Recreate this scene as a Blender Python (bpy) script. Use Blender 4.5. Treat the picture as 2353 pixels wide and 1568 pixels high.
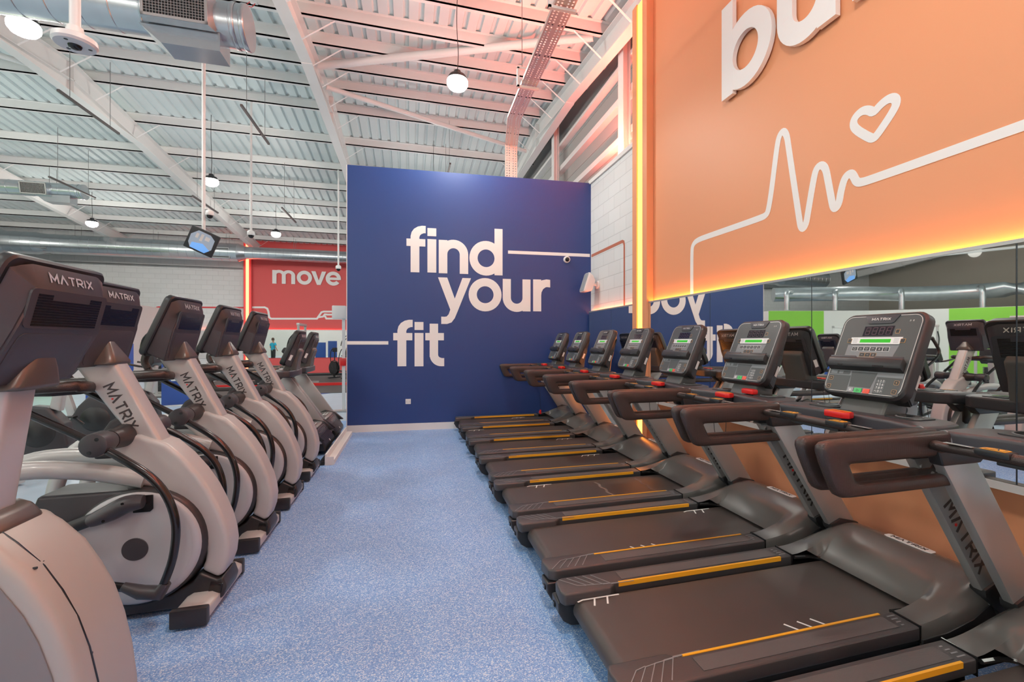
import bpy, bmesh, math, random
from mathutils import Vector, Matrix
random.seed(7)
PI = math.pi
C = bpy.context.scene.collection
SC = bpy.context.scene
for o in list(bpy.data.objects):
    bpy.data.objects.remove(o, do_unlink=True)

# ------------------------------------------------------------------ camera, world, exposure
W, H = 2353, 1568
FPX, CX, CY, YAW, EYE = 1082.0, 1255.0, 786.0, math.radians(16.23), 1.49
cam = bpy.data.cameras.new('camera')
camo = bpy.data.objects.new('camera', cam)
C.objects.link(camo)
cam.sensor_width = 36.0
cam.lens = FPX / W * 36.0
cam.shift_x = -(CX - W / 2) / W
cam.shift_y = (CY - H / 2) / W
cam.clip_start = 0.05
cam.clip_end = 200
camo.location = (0, 0, EYE)
camo.rotation_euler = (PI / 2, 0, -YAW)
SC.camera = camo
world = bpy.data.worlds.new('world')
SC.world = world
world.use_nodes = True
world.node_tree.nodes['Background'].inputs[0].default_value = (0.8, 0.88, 1.0, 1)
world.node_tree.nodes['Background'].inputs[1].default_value = 0.5
SC.view_settings.view_transform = 'Standard'
SC.view_settings.look = 'None'
SC.view_settings.gamma = 1.0
SC.view_settings.exposure = 0.0
SC.cycles.max_bounces = 8
SC.cycles.diffuse_bounces = 4
SC.cycles.glossy_bounces = 4
SC.cycles.sample_clamp_indirect = 4.0
SC.cycles.use_denoising = True
BAY_POWER = 162.0
BAY_X = [0.66, -4.7, -10.2, -15.8]
BAY_Y = [-5.0, 1.2, 7.3, 13.5, 19.4]
BAY_Z = 5.45
BAY_COL = (1.0, 0.97, 0.90)
ORANGE = (1.0, 0.30, 0.045)

# ------------------------------------------------------------------ measured rays
def ray(px, py):
    u, v = (px - CX) / FPX, (CY - py) / FPX
    s, c = math.sin(YAW), math.cos(YAW)
    return Vector((s + u * c, c - u * s, v))
def on_x(px, py, X):
    d = ray(px, py); k = X / d.x
    return Vector((X, d.y * k, EYE + d.z * k))
WL = Vector((-0.975, 8.33)); WR = Vector((3.20, 8.06))        # the blue wall's foot line
WD = (WR - WL).normalized(); WN = Vector((WD.y, -WD.x))        # along it, and out of it towards the aisle
def on_wall(px, py):
    d = ray(px, py)
    k = WL.dot(WN) / (d.x * WN.x + d.y * WN.y)
    p = Vector((d.x * k, d.y * k))
    return (p - WL).dot(WD), EYE + d.z * k

# ------------------------------------------------------------------ materials
def mat(name, col, rough=0.5, metal=0.0, spec=0.5, bump=None, noise=None, coat=0.0, emit=None, estr=0.0):
    m = bpy.data.materials.new(name); m.use_nodes = True
    nt = m.node_tree; b = nt.nodes['Principled BSDF']
    b.inputs['Base Color'].default_value = (*col, 1)
    b.inputs['Roughness'].default_value = rough
    b.inputs['Metallic'].default_value = metal
    b.inputs['Specular IOR Level'].default_value = spec
    b.inputs['Coat Weight'].default_value = coat
    if emit:
        b.inputs['Emission Color'].default_value = (*emit, 1)
        b.inputs['Emission Strength'].default_value = estr
    tc = nt.nodes.new('ShaderNodeTexCoord')
    if noise:
        sc_, amt = noise
        n = nt.nodes.new('ShaderNodeTexNoise'); n.inputs['Scale'].default_value = sc_; n.inputs['Detail'].default_value = 3
        r = nt.nodes.new('ShaderNodeMapRange')
        r.inputs['To Min'].default_value = 1 - amt; r.inputs['To Max'].default_value = 1 + amt
        mx = nt.nodes.new('ShaderNodeVectorMath'); mx.operation = 'SCALE'
        mx.inputs[0].default_value = col
        nt.links.new(tc.outputs['Object'], n.inputs['Vector'])
        nt.links.new(n.outputs['Fac'], r.inputs['Value'])
        nt.links.new(r.outputs['Result'], mx.inputs['Scale'])
        nt.links.new(mx.outputs['Vector'], b.inputs['Base Color'])
    if bump:
        sc_, st = bump
        n = nt.nodes.new('ShaderNodeTexNoise'); n.inputs['Scale'].default_value = sc_
        bp = nt.nodes.new('ShaderNodeBump'); bp.inputs['Strength'].default_value = st; bp.inputs['Distance'].default_value = 0.002
        nt.links.new(tc.outputs['Object'], n.inputs['Vector'])
        nt.links.new(n.outputs['Fac'], bp.inputs['Height'])
        nt.links.new(bp.outputs['Normal'], b.inputs['Normal'])
    return m

def dotted(name, col, rough, scale=150, strength=0.6):
    """rubber with rows of tiny raised dots"""
    m = mat(name, col, rough); nt = m.node_tree; b = nt.nodes['Principled BSDF']
    tc = nt.nodes.new('ShaderNodeTexCoord')
    v = nt.nodes.new('ShaderNodeTexVoronoi'); v.inputs['Scale'].default_value = scale; v.inputs['Randomness'].default_value = 0.0
    bp = nt.nodes.new('ShaderNodeBump'); bp.inputs['Strength'].default_value = strength; bp.inputs['Distance'].default_value = 0.002; bp.invert = True
    nt.links.new(tc.outputs['Object'], v.inputs['Vector'])
    nt.links.new(v.outputs['Distance'], bp.inputs['Height'])
    nt.links.new(bp.outputs['Normal'], b.inputs['Normal'])
    return m

def speckle(name, base, dark, light, rough=0.55):
    m = mat(name, base, rough); nt = m.node_tree; b = nt.nodes['Principled BSDF']
    tc = nt.nodes.new('ShaderNodeTexCoord')
    v = nt.nodes.new('ShaderNodeTexVoronoi'); v.inputs['Scale'].default_value = 210
    sep = nt.nodes.new('ShaderNodeSeparateColor')
    cr = nt.nodes.new('ShaderNodeValToRGB'); cr.color_ramp.interpolation = 'CONSTANT'
    e = cr.color_ramp.elements
    e[0].position = 0; e[0].color = (*dark, 1)
    e[1].position = 0.25; e[1].color = (*base, 1)
    a = e.new(0.80); a.color = (*light, 1)
    n = nt.nodes.new('ShaderNodeTexNoise'); n.inputs['Scale'].default_value = 1.6; n.inputs['Detail'].default_value = 3
    r = nt.nodes.new('ShaderNodeMapRange'); r.inputs['To Min'].default_value = 0.86; r.inputs['To Max'].default_value = 1.12
    mx = nt.nodes.new('ShaderNodeVectorMath'); mx.operation = 'SCALE'
    L = nt.links.new
    L(tc.outputs['Object'], v.inputs['Vector']); L(v.outputs['Color'], sep.inputs['Color'])
    L(sep.outputs[0], cr.inputs['Fac']); L(tc.outputs['Object'], n.inputs['Vector']); L(n.outputs['Fac'], r.inputs['Value'])
    L(cr.outputs['Color'], mx.inputs[0]); L(r.outputs['Result'], mx.inputs['Scale']); L(mx.outputs['Vector'], b.inputs['Base Color'])
    return m

def blockwork(name, col, axes='YZ', bw=0.44, bh=0.215):
    m = mat(name, col, 0.75); nt = m.node_tree; b = nt.nodes['Principled BSDF']
    tc = nt.nodes.new('ShaderNodeTexCoord'); sp = nt.nodes.new('ShaderNodeSeparateXYZ'); cb = nt.nodes.new('ShaderNodeCombineXYZ')
    br = nt.nodes.new('ShaderNodeTexBrick')
    br.inputs['Scale'].default_value = 1.0; br.inputs['Brick Width'].default_value = bw; br.inputs['Row Height'].default_value = bh
    br.inputs['Mortar Size'].default_value = 0.006; br.inputs['Mortar Smooth'].default_value = 0.3
    br.inputs['Color1'].default_value = (*col, 1); br.inputs['Color2'].default_value = (*[c * 0.95 for c in col], 1)
    br.inputs['Mortar'].default_value = (*[c * 0.80 for c in col], 1)
    bp = nt.nodes.new('ShaderNodeBump'); bp.inputs['Strength'].default_value = 0.6; bp.inputs['Distance'].default_value = 0.006; bp.invert = True
    L = nt.links.new
    L(tc.outputs['Object'], sp.inputs[0]); L(sp.outputs['XYZ'.index(axes[0])], cb.inputs[0]); L(sp.outputs['XYZ'.index(axes[1])], cb.inputs[1])
    L(cb.outputs[0], br.inputs['Vector']); L(br.outputs['Color'], b.inputs['Base Color']); L(br.outputs['Fac'], bp.inputs['Height']); L(bp.outputs['Normal'], b.inputs['Normal'])
    return m

def emitm(name, col, s):
    m = bpy.data.materials.new(name); m.use_nodes = True; nt = m.node_tree
    nt.nodes.clear(); e = nt.nodes.new('ShaderNodeEmission'); o = nt.nodes.new('ShaderNodeOutputMaterial')
    e.inputs[0].default_value = (*col, 1); e.inputs[1].default_value = s
    nt.links.new(e.outputs[0], o.inputs[0]); return m

M = {
 'blue': mat('navy_paint', (0.010, 0.047, 0.20), 0.42, bump=(60, .08)),
 'white': mat('white_paint', (0.78, 0.77, 0.74), 0.55),
 'letter': mat('white_vinyl', (0.86, 0.85, 0.84), 0.5),
 'ceiling': mat('white_ceiling', (0.68, 0.75, 0.755), 0.6),
 'steel_white': mat('white_painted_steel', (0.76, 0.76, 0.75), 0.5),
 'orange': mat('orange_paint', (0.80, 0.34, 0.17), 0.5),
 'red': mat('red_paint', (0.72, 0.10, 0.10), 0.55),
 'green': mat('green_paint', (0.25, 0.60, 0.06), 0.55),
 'block': blockwork('painted_blockwork', (0.72, 0.74, 0.74), 'YZ'),
 'blockx': blockwork('painted_blockwork_far', (0.72, 0.74, 0.74), 'XZ'),
 'clad': mat('grey_cladding', (0.38, 0.38, 0.37), 0.6),
 'floor': speckle('blue_speckled_rubber', (0.225, 0.42, 0.74), (0.125, 0.28, 0.63), (0.58, 0.70, 0.84)),
 'floor_pale': mat('pale_vinyl', (0.45, 0.56, 0.66), 0.35, noise=(3, .1)),
 'mat': mat('black_rubber_mat', (0.05, 0.055, 0.055), 0.6, noise=(20, .15)),
 'black': mat('black_plastic', (0.022, 0.023, 0.025), 0.38),
 'blackgloss': mat('black_gloss_plastic', (0.012, 0.012, 0.013), 0.16),
 'char': mat('charcoal_plastic', (0.046, 0.047, 0.054), 0.40, bump=(500, .12)),
 'hood': mat('hood_plastic', (0.105, 0.106, 0.102), 0.27, bump=(600, .1)),
 'rail': mat('rail_plastic', (0.050, 0.050, 0.052), 0.42, bump=(300, .15)),
 'grip': dotted('grip_pad_rubber', (0.085, 0.085, 0.085), 0.5, 160),
 'rubber': dotted('handrail_rubber', (0.042, 0.030, 0.027), 0.33, 190, .5),  # red light on black rubber is put into the brown tint
 'belt': mat('belt_rubber', (0.052, 0.045, 0.041), 0.42, bump=(700, .25), noise=(5, .18)),
 'scuff': mat('worn_streak', (0.17, 0.13, 0.11), 0.7, noise=(40, .4)),
 'yellow': mat('yellow_stripe', (0.86, 0.40, 0.02), 0.4),
 'beltmark': mat('white_mark', (0.80, 0.80, 0.78), 0.5),
 'alu': mat('grey_powder_coat', (0.47, 0.47, 0.47), 0.36, 0.55),
 'silver': mat('silver_powder_coat', (0.52, 0.51, 0.50), 0.34, 0.25, coat=.3),
 'shroud': mat('pale_grey_shroud', (0.50, 0.49, 0.48), 0.42, 0.1, bump=(800, .06)),
 'disc': mat('pale_blue_grey_cover', (0.47, 0.48, 0.50), 0.38, 0.1),
 'asc': mat('warm_grey_shroud', (0.42, 0.40, 0.37), 0.42, 0.15, bump=(800, .06)),
 'ascshade': mat('shaded_side_grey', (0.20, 0.20, 0.21), 0.45),  # shade on the shroud's side is put into this darker grey
 'neck': mat('bronze_grey_plastic', (0.115, 0.10, 0.088), 0.30, 0.3),
 'letterdark': mat('dark_lettering', (0.05, 0.045, 0.045), 0.4),
 'lettersilver': mat('silver_lettering', (0.75, 0.73, 0.70), 0.25, 0.5),
 'reddot': mat('red_dot', (0.8, 0.03, 0.03), 0.4),
 'face': mat('console_face', (0.075, 0.085, 0.085), 0.32, bump=(400, .05)),
 'facelight': mat('console_panel_grey', (0.20, 0.215, 0.225), 0.38),
 'key': mat('dark_key', (0.03, 0.035, 0.037), 0.35),
 'led': mat('dark_led_window', (0.015, 0.012, 0.02), 0.12),
 'seg': mat('led_segment_off', (0.085, 0.055, 0.07), 0.3),
 'white_pl': mat('white_plastic', (0.80, 0.80, 0.79), 0.4),
 'lcd': mat('green_lcd', (0.03, 0.28, 0.02), 0.2, emit=(0.05, 0.75, 0.03), estr=0.35),
 'keygreen': mat('green_key', (0.06, 0.52, 0.14), 0.4),
 'keyred': mat('red_key', (0.80, 0.09, 0.05), 0.4),
 'keygrey': mat('grey_key', (0.33, 0.36, 0.38), 0.4),
 'keyorange': mat('amber_print', (0.55, 0.30, 0.12), 0.5),
 'redpl': mat('red_plastic', (0.70, 0.02, 0.02), 0.3),
 'galv': mat('galvanised_duct', (0.55, 0.59, 0.62), 0.26, 0.85, noise=(4, .12)),
 'zinc': mat('zinc_tray', (0.66, 0.60, 0.56), 0.48, 0.8),
 'wire': mat('steel_wire', (0.20, 0.21, 0.21), 0.4, 0.6),
 'strut': mat('dark_channel', (0.10, 0.09, 0.09), 0.5, 0.3),
 'mirror': mat('mirror_glass', (0.86, 0.89, 0.88), 0.01, 1.0),
 'edge': mat('mirror_edge', (0.03, 0.04, 0.05), 0.3),
 'strip': emitm('orange_led', (1.0, 0.27, 0.030), 11.0),
 'stripred': emitm('red_led', (1.0, 0.12, 0.055), 9.0),
 'stripedge': emitm('orange_edge_led', (1.0, 0.34, 0.045), 42.0),
 'stripblock': emitm('red_edge_led', (1.0, 0.20, 0.06), 26.0),
 'striptop_added': emitm('added_red_top_led', (1.0, 0.17, 0.10), 380.0),  # added uplight on the wall tops, turns the ceiling pink
 'stripcol_added': emitm('added_red_column_led', (1.0, 0.11, 0.035), 17.0),  # added strip out of view, reddens the machines
 'lamp': emitm('lamp_lens', (1.0, 0.97, 0.88), 60.0),
 'steel': mat('brushed_steel', (0.55, 0.55, 0.55), 0.3, 0.9),
 'poster': mat('poster_blue', (0.03, 0.09, 0.36), 0.4),
 'pad': mat('black_upholstery', (0.025, 0.025, 0.027), 0.5),
 'wood': mat('pale_wood', (0.62, 0.46, 0.26), 0.5, noise=(6, .15)),
 'cyan': mat('cyan_fabric', (0.02, 0.42, 0.62), 0.7),
 'skin': mat('skin', (0.55, 0.32, 0.22), 0.55),
 'hair': mat('brown_hair', (0.10, 0.06, 0.04), 0.6),
 'screen': mat('monitor_picture', (0.20, 0.24, 0.30), 0.3, emit=(0.35, 0.42, 0.50), estr=0.5),
 'screenblue': mat('monitor_blue', (0.15, 0.35, 0.7), 0.3, emit=(0.15, 0.40, 0.9), estr=0.6),
 'blockline': mat('terracotta_line', (0.50, 0.17, 0.10), 0.5),
 'greenline': mat('green_line', (0.30, 0.52, 0.08), 0.5),
 'redline': mat('red_line', (0.65, 0.05, 0.06), 0.5),
 'wallwhite': mat('off_white_wall', (0.74, 0.74, 0.72), 0.6),
 'beige': mat('beige_sheeting', (0.44, 0.41, 0.35), 0.6),
}

# ------------------------------------------------------------------ mesh builder
class MB:
    def __init__(s): s.v = []; s.f = []
    def add(s, vs, fs, T=None):
        k = len(s.v)
        if T is not None: vs = [T @ Vector(v) for v in vs]
        s.v += [tuple(v) for v in vs]; s.f += [tuple(i + k for i in f) for f in fs]
        return s
    def bm(s, b, T=None):
        b.verts.index_update()
        s.add([v.co.copy() for v in b.verts], [[v.index for v in f.verts] for f in b.faces], T); b.free(); return s
    def box(s, x0, x1, y0, y1, z0, z1, bev=0.0, T=None, seg=2):
        b = bmesh.new()
        vs = [b.verts.new((x, y, z)) for x in (x0, x1) for y in (y0, y1) for z in (z0, z1)]
        for f in ((0,1,3,2), (4,6,7,5), (0,4,5,1), (2,3,7,6), (0,2,6,4), (1,5,7,3)): b.faces.new([vs[i] for i in f])
        bmesh.ops.recalc_face_normals(b, faces=b.faces)
        if bev: bmesh.ops.bevel(b, geom=b.edges[:], offset=bev, segments=seg, affect='EDGES', profile=0.6)
        return s.bm(b, T)
    def prism(s, poly, axis, a, b_, bev=0.0, T=None, seg=2):
        b = bmesh.new()
        def P(p, t): return {'y': (p[0], t, p[1]), 'z': (p[0], p[1], t), 'x': (t, p[0], p[1])}[axis]
        A = [b.verts.new(P(p, a)) for p in poly]; B = [b.verts.new(P(p, b_)) for p in poly]
        n = len(poly)
        fa = b.faces.new(A); fb = b.faces.new(B[::-1])
        for i in range(n): b.faces.new((A[i], B[i], B[(i + 1) % n], A[(i + 1) % n]))
        bmesh.ops.recalc_face_normals(b, faces=b.faces)
        if bev:
            es = [e for e in b.edges if len(e.link_faces) == 2 and e.calc_face_angle(0) > 0.5]
            bmesh.ops.bevel(b, geom=es, offset=bev, segments=seg, affect='EDGES', profile=0.6, clamp_overlap=True)
        big = [f for f in b.faces if len(f.verts) > 4]
        if big: bmesh.ops.triangulate(b, faces=big)
        return s.bm(b, T)
    def tube(s, pts, ra, rb=None, ref=(0, 1, 0), n=12, closed=False, T=None, caps=True, sq=1.0):
        pts = [Vector(p) for p in pts]; m = len(pts); vs = []; fs = []
        ref = Vector(ref)
        for i, p in enumerate(pts):
            if closed: t = pts[(i + 1) % m] - pts[i - 1]
            else: t = pts[min(i + 1, m - 1)] - pts[max(i - 1, 0)]
            t.normalize(); r = ref
            if abs(t.dot(r)) > 0.95: r = Vector((0, 0, 1)) if abs(t.z) < .9 else Vector((1, 0, 0))
            sd = (r - t * r.dot(t)).normalized(); up = t.cross(sd)
            a = ra[i] if isinstance(ra, (list, tuple)) else ra
            q = a if rb is None else (rb[i] if isinstance(rb, (list, tuple)) else rb)
            for k in range(n):
                w = 2 * PI * k / n
                cw, sw = math.cos(w), math.sin(w)
                if sq != 1.0: cw = math.copysign(abs(cw)**sq, cw); sw = math.copysign(abs(sw)**sq, sw)
                vs.append(p + sd * (a * cw) + up * (q * sw))
        R = m if closed else m - 1
        for i in range(R):
            j = (i + 1) % m
            for k in range(n):
                l = (k + 1) % n
                fs.append((i*n + k, i*n + l, j*n + l, j*n + k))
        if caps and not closed:
            fs.append(tuple(range(n))[::-1]); fs.append(tuple((m-1)*n + k for k in range(n)))
        return s.add(vs, fs, T)
    def cyl(s, p0, p1, r, r2=None, n=16, T=None):
        return s.tube([p0, p1], [r, r if r2 is None else r2], n=n, T=T)
    def loft(s, rings, caps=True, T=None):
        n = len(rings[0]); vs = [v for r in rings for v in r]; fs = []
        for i in range(len(rings) - 1):
            for k in range(n):
                l = (k + 1) % n; fs.append((i*n + k, i*n + l, (i+1)*n + l, (i+1)*n + k))
        if caps: fs.append(tuple(range(n))[::-1]); fs.append(tuple((len(rings)-1)*n + k for k in range(n)))
        return s.add(vs, fs, T)
    def quad(s, a, b, c, d, T=None): return s.add([a, b, c, d], [(0, 1, 2, 3)], T)
    def ribbon(s, pts, w, z0, z1, T=None, closed=False):
        """flat strip of width w along 2-D points, extruded from z0 to z1"""
        pts = [Vector(p) for p in pts]; m = len(pts); L_ = []; R_ = []
        for i in range(m):
            if closed: a, b = pts[i - 1], pts[(i + 1) % m]; p = pts[i]; t0 = (p - a).normalized(); t1 = (b - p).normalized()
            else:
                p = pts[i]; t0 = (p - pts[i-1]).normalized() if i else (pts[1] - p).normalized()
                t1 = (pts[i+1] - p).normalized() if i < m - 1 else t0
            t = t0 + t1; t = t.normalized() if t.length > 1e-6 else t0
            nrm = Vector((-t.y, t.x)); k = 1 / max(0.35, nrm.dot(Vector((-t0.y, t0.x))))
            L_.append(p + nrm * w / 2 * k); R_.append(p - nrm * w / 2 * k)
        vs = []; fs = []
        for i in range(m):
            zt = z1 + i * 1.5e-5; vs += [(L_[i].x, L_[i].y, z0), (R_[i].x, R_[i].y, z0), (R_[i].x, R_[i].y, zt), (L_[i].x, L_[i].y, zt)]
        for i in range(m if closed else m - 1):
            a = 4 * i; b = 4 * ((i + 1) % m)
            for k in range(4): fs.append((a + k, a + (k + 1) % 4, b + (k + 1) % 4, b + k))
        if not closed: fs += [(0, 1, 2, 3), (4*m - 4, 4*m - 1, 4*m - 2, 4*m - 3)]
        return s.add(vs, fs, T)
    def build(s, name, m, parent=None, smooth=35, label=None):
        me = bpy.data.meshes.new(name); me.from_pydata(s.v, [], s.f); me.validate()
        b = bmesh.new(); b.from_mesh(me); bmesh.ops.recalc_face_normals(b, faces=b.faces); b.to_mesh(me); b.free()
        me.materials.append(M[m] if isinstance(m, str) else m)
        if smooth:
            me.polygons.foreach_set('use_smooth', [True] * len(me.polygons)); me.set_sharp_from_angle(angle=math.radians(smooth))
        o = bpy.data.objects.new(name, me); C.objects.link(o)
        if parent: o.parent = parent
        if label: o['label'] = label
        return o

def tag(o, label=None, cat=None, group=None, kind=None):
    if label: o['label'] = label
    if cat: o['category'] = cat
    if group: o['group'] = group
    if kind: o['kind'] = kind
    return o
def thing(name, label, cat, loc=(0, 0, 0), rz=0, group=None):
    o = bpy.data.objects.new(name, None); C.objects.link(o)
    o.location = loc; o.rotation_euler = (0, 0, rz); o.empty_display_size = .1
    return tag(o, label, cat, group)
def copy_tree(o, parent=None):
    c = o.copy(); C.objects.link(c); c.parent = parent
    for ch in [x for x in bpy.data.objects if x.parent == o]: copy_tree(ch, c)
    return c
def crom(pts, k=6):
    P = [Vector(p) for p in pts]; out = []
    for i in range(len(P) - 1):
        a, b, c, d = P[max(i-1, 0)], P[i], P[i+1], P[min(i+2, len(P)-1)]
        for j in range(k):
            t = j / k
            out.append(0.5 * ((2*b) + (c - a)*t + (2*a - 5*b + 4*c - d)*t*t + (3*b - a - 3*c + d)*t**3))
    return out + [P[-1]]
def rrect(w, h, r, n=4, cx=0, cy=0):
    out = []
    for (sx, sy, a0) in ((1, 1, 0), (-1, 1, PI/2), (-1, -1, PI), (1, -1, 3*PI/2)):
        for k in range(n + 1):
            a = a0 + PI/2 * k / n
            out.append((cx + sx*(w/2 - r) + r*math.cos(a), cy + sy*(h/2 - r) + r*math.sin(a)))
    return out
def text_mesh(txt, size, T, name, m, parent, align='CENTER', ext=0.0006, bold=0.0):
    cu = bpy.data.curves.new('text', 'FONT'); cu.body = txt; cu.size = size; cu.align_x = align; cu.extrude = ext; cu.resolution_u = 2
    cu.offset = bold
    to = bpy.data.objects.new('text', cu); me = bpy.data.meshes.new_from_object(to)
    bpy.data.objects.remove(to); bpy.data.curves.remove(cu)
    me.transform(T); me.materials.clear(); me.materials.append(M[m]); me.name = name
    o = bpy.data.objects.new(name, me); C.objects.link(o); o.parent = parent
    return o

# stroke lettering used on the machines: M A T R I X (wide, the A has no crossbar but a dot)
STROKES = {
 'M': ([[(0, 0), (0.0, 1), (.5, .35), (1, 1), (1, 0)]], 1.0),
 'A': ([[(0, 0), (.5, 1), (1, 0)]], 1.0),
 'T': ([[(0, 1), (.9, 1)], [(.45, 1), (.45, 0)]], .9),
 'R': ([[(0, 0), (0, 1), (.65, 1), (.85, .82), (.85, .6), (.65, .42), (.15, .42)], [(.45, .42), (.88, 0)]], .88),
 'I': ([[(0, 0), (0, 1)]], 0.05),
 'X': ([[(0, 0), (.85, 1)], [(0, 1), (.85, 0)]], .85)}
def matrix_word(h, stroke, T, aspect=1.15, gap=.42, ext=0.0012, total=None):
    """returns (letters MB, dot MB); centred on the origin in local XY, face +Z"""
    x = 0; items = []
    for ch in 'MATRIX':
        st, w = STROKES[ch]; items.append((st, x)); x += w * aspect + gap
    Wd = x - gap
    k = (total / Wd) if total else h
    mb = MB(); dot = MB()
    for st, x0 in items:
        for pl in st:
            mb.ribbon([((x0 + p[0] * aspect - Wd/2) * k, (p[1] - .5) * h) for p in pl], stroke, 0, ext, T)
    ax = (items[1][1] + .5 * aspect - Wd/2) * k
    dot.tube([T @ Vector((ax, -h * .32, 0)), T @ Vector((ax, -h * .32, ext * 1.2))], stroke * .55, n=10)
    return mb, dot

# fat geometric letters (wall lettering), unit = x-height 1, baseline 0
def arc(cx, cy, ro, ri, a0, a1, n=20, ky=1.0):
    vs = []
    for i in range(n + 1):
        a = math.radians(a0 + (a1 - a0) * i / n); c_, s_ = math.cos(a), math.sin(a)
        vs.append(((cx + ro*c_, cy + ro*s_*ky), (cx + ri*c_, cy + ri*s_*ky)))
    return [('strip', vs)]
def rect(x0, y0, x1, y1): return [('poly', [(x0, y0), (x1, y0), (x1, y1), (x0, y1)])]
S_ = 0.255                                        # stem width
def glyph(ch):
    s = S_
    if ch == 'f': return rect(.12, 0, .12+s, 1.02) + rect(0, .78, .55, 1.0) + [('strip', [((.12, .98), (.12+s, .98)), ((.12, 1.08), (.12+s, 1.06)), ((.15, 1.20), (.12+s+.02, 1.11)), ((.22, 1.30), (.12+s+.06, 1.15)), ((.33, 1.37), (.12+s+.11, 1.17)), ((.45, 1.40), (.50, 1.18)), ((.56, 1.40), (.56, 1.18))])], .56
    if ch == 'i': return rect(0, 0, s, 1.0) + rect(0, 1.09, s, 1.33), s
    if ch == 'l': return rect(0, 0, s, 1.38), s
    if ch == 'n': return rect(0, 0, s, 1.0) + arc(.44, .58, .44, .44 - s, 0, 180, 18, 1.0) + rect(.88 - s, 0, .88, .60), .88
    if ch == 'm': return rect(0, 0, s, 1.0) + arc(.42, .62, .42, .42 - s*.9, 0, 180, 16, .96) + rect(.84 - s*.95, 0, .84, .64) + arc(1.02, .62, .42, .42 - s*.9, 0, 180, 16, .96) + rect(1.44 - s*.95, 0, 1.44, .64), 1.44
    if ch == 'u': return rect(.88 - s, 0, .88, 1.0) + arc(.44, .42, .44, .44 - s, 180, 360, 18, 1.0) + rect(0, .40, s, 1.0), .88
    if ch == 'o': return arc(.51, .5, .52, .52 - s, 0, 360, 36), 1.02
    if ch == 'd': return arc(.51, .5, .52, .52 - s, 0, 360, 36) + rect(1.03 - s, 0, 1.03, 1.40), 1.03
    if ch == 'b': return arc(.52, .5, .52, .52 - s, 0, 360, 36) + rect(0, 0, s, 1.40), 1.04
    if ch == 'r': return rect(0, 0, s, 1.0) + [('strip', [((0, .55), (s, .50)), ((.06, .72), (s+.01, .60)), ((.15, .88), (s+.06, .70)), ((.28, .98), (s+.14, .76)), ((.42, 1.01), (.44, .77)), ((.54, 1.0), (.54, .76))])], .54
    if ch == 't': return rect(.13, .28, .13+s, 1.28) + rect(0, .78, .56, 1.0) + arc(.13 + .35, .35, .35, .35 - s, 180, 270, 10) + rect(.47, 0, .57, s - .01), .57
    if ch == 'v': return [('poly', [(0, 1), (s + .03, 1), (.5, .32), (.99 - s - .02, 1), (1.0, 1), (.62, 0), (.38, 0)])], 1.0
    if ch == 'y': return [('poly', [(0, 1), (s + .03, 1), (.52, .36), (.76, 1), (1.03, 1), (.60, -.05), (.38, .02)])] + [('strip', [((.60, -.05), (.38, .02)), ((.52, -.24), (.33, -.12)), ((.42, -.37), (.27, -.19)), ((.28, -.42), (.2, -.20)), ((.10, -.42), (.10, -.195))])], 1.03
    if ch == 'e': return arc(.51, .5, .52, .52 - s, 0, 322, 36) + rect(.12, .40, .90, .58) + rect(.78, .42, 1.03, .52), 1.02
def glyph_mb(ch, T, t0, t1, sx, sy):
    """extruded letter; local plane XY, thickness t0..t1"""
    pieces, w = glyph(ch); mb = MB()
    for k_, (kind, d) in enumerate(pieces):
        t1 += .0004
        if kind == 'poly': mb.prism([(x*sx, y*sy) for x, y in d], 'z', t0, t1, 0, T)
        else:
            n = len(d); vs = []
            for (a, b) in d: vs += [(a[0]*sx, a[1]*sy, t0), (b[0]*sx, b[1]*sy, t0), (b[0]*sx, b[1]*sy, t1), (a[0]*sx, a[1]*sy, t1)]
            fs = [(4*i + k, 4*i + (k+1) % 4, 4*i + 4 + (k+1) % 4, 4*i + 4 + k) for i in range(n - 1) for k in range(4)]
            fs += [(0, 1, 2, 3), (4*n - 1, 4*n - 2, 4*n - 3, 4*n - 4)]
            mb.add(vs, fs, T)
    return mb, w

# ================================================================== THE SETTING
def st(mb, name, m, label=None, smooth=0):
    o = mb.build(name, m, smooth=smooth); o['kind'] = 'structure'
    if label: o['label'] = label
    return o
XM, XP = 3.13, 3.20                 # mirror face, panel / blockwork face
YC0, YC1 = 5.76, 6.19               # the lit column
YF = 24.8                           # far wall
XFR, XBK, YBK = 3.75, -24.0, -6.0   # gable sheeting, far side, behind the camera
ZM0, ZM1, ZT = 0.72, 2.02, 4.40
XRB = -7.3                          # red / white change on the far wall
floor = st(MB().box(-2.3, XFR, YBK, 9.6, -0.05, 0), 'floor', 'floor', 'blue speckled rubber gym floor')
st(MB().box(XBK, -2.3, YBK, 9.6, -0.05, -0.001), 'floor_side', 'floor_pale', 'pale blue vinyl floor beyond the machines')
st(MB().box(XBK, XFR, 9.6, YF, -0.05, -0.002), 'floor_far', 'floor_pale', 'pale floor at the far end of the hall')
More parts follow.
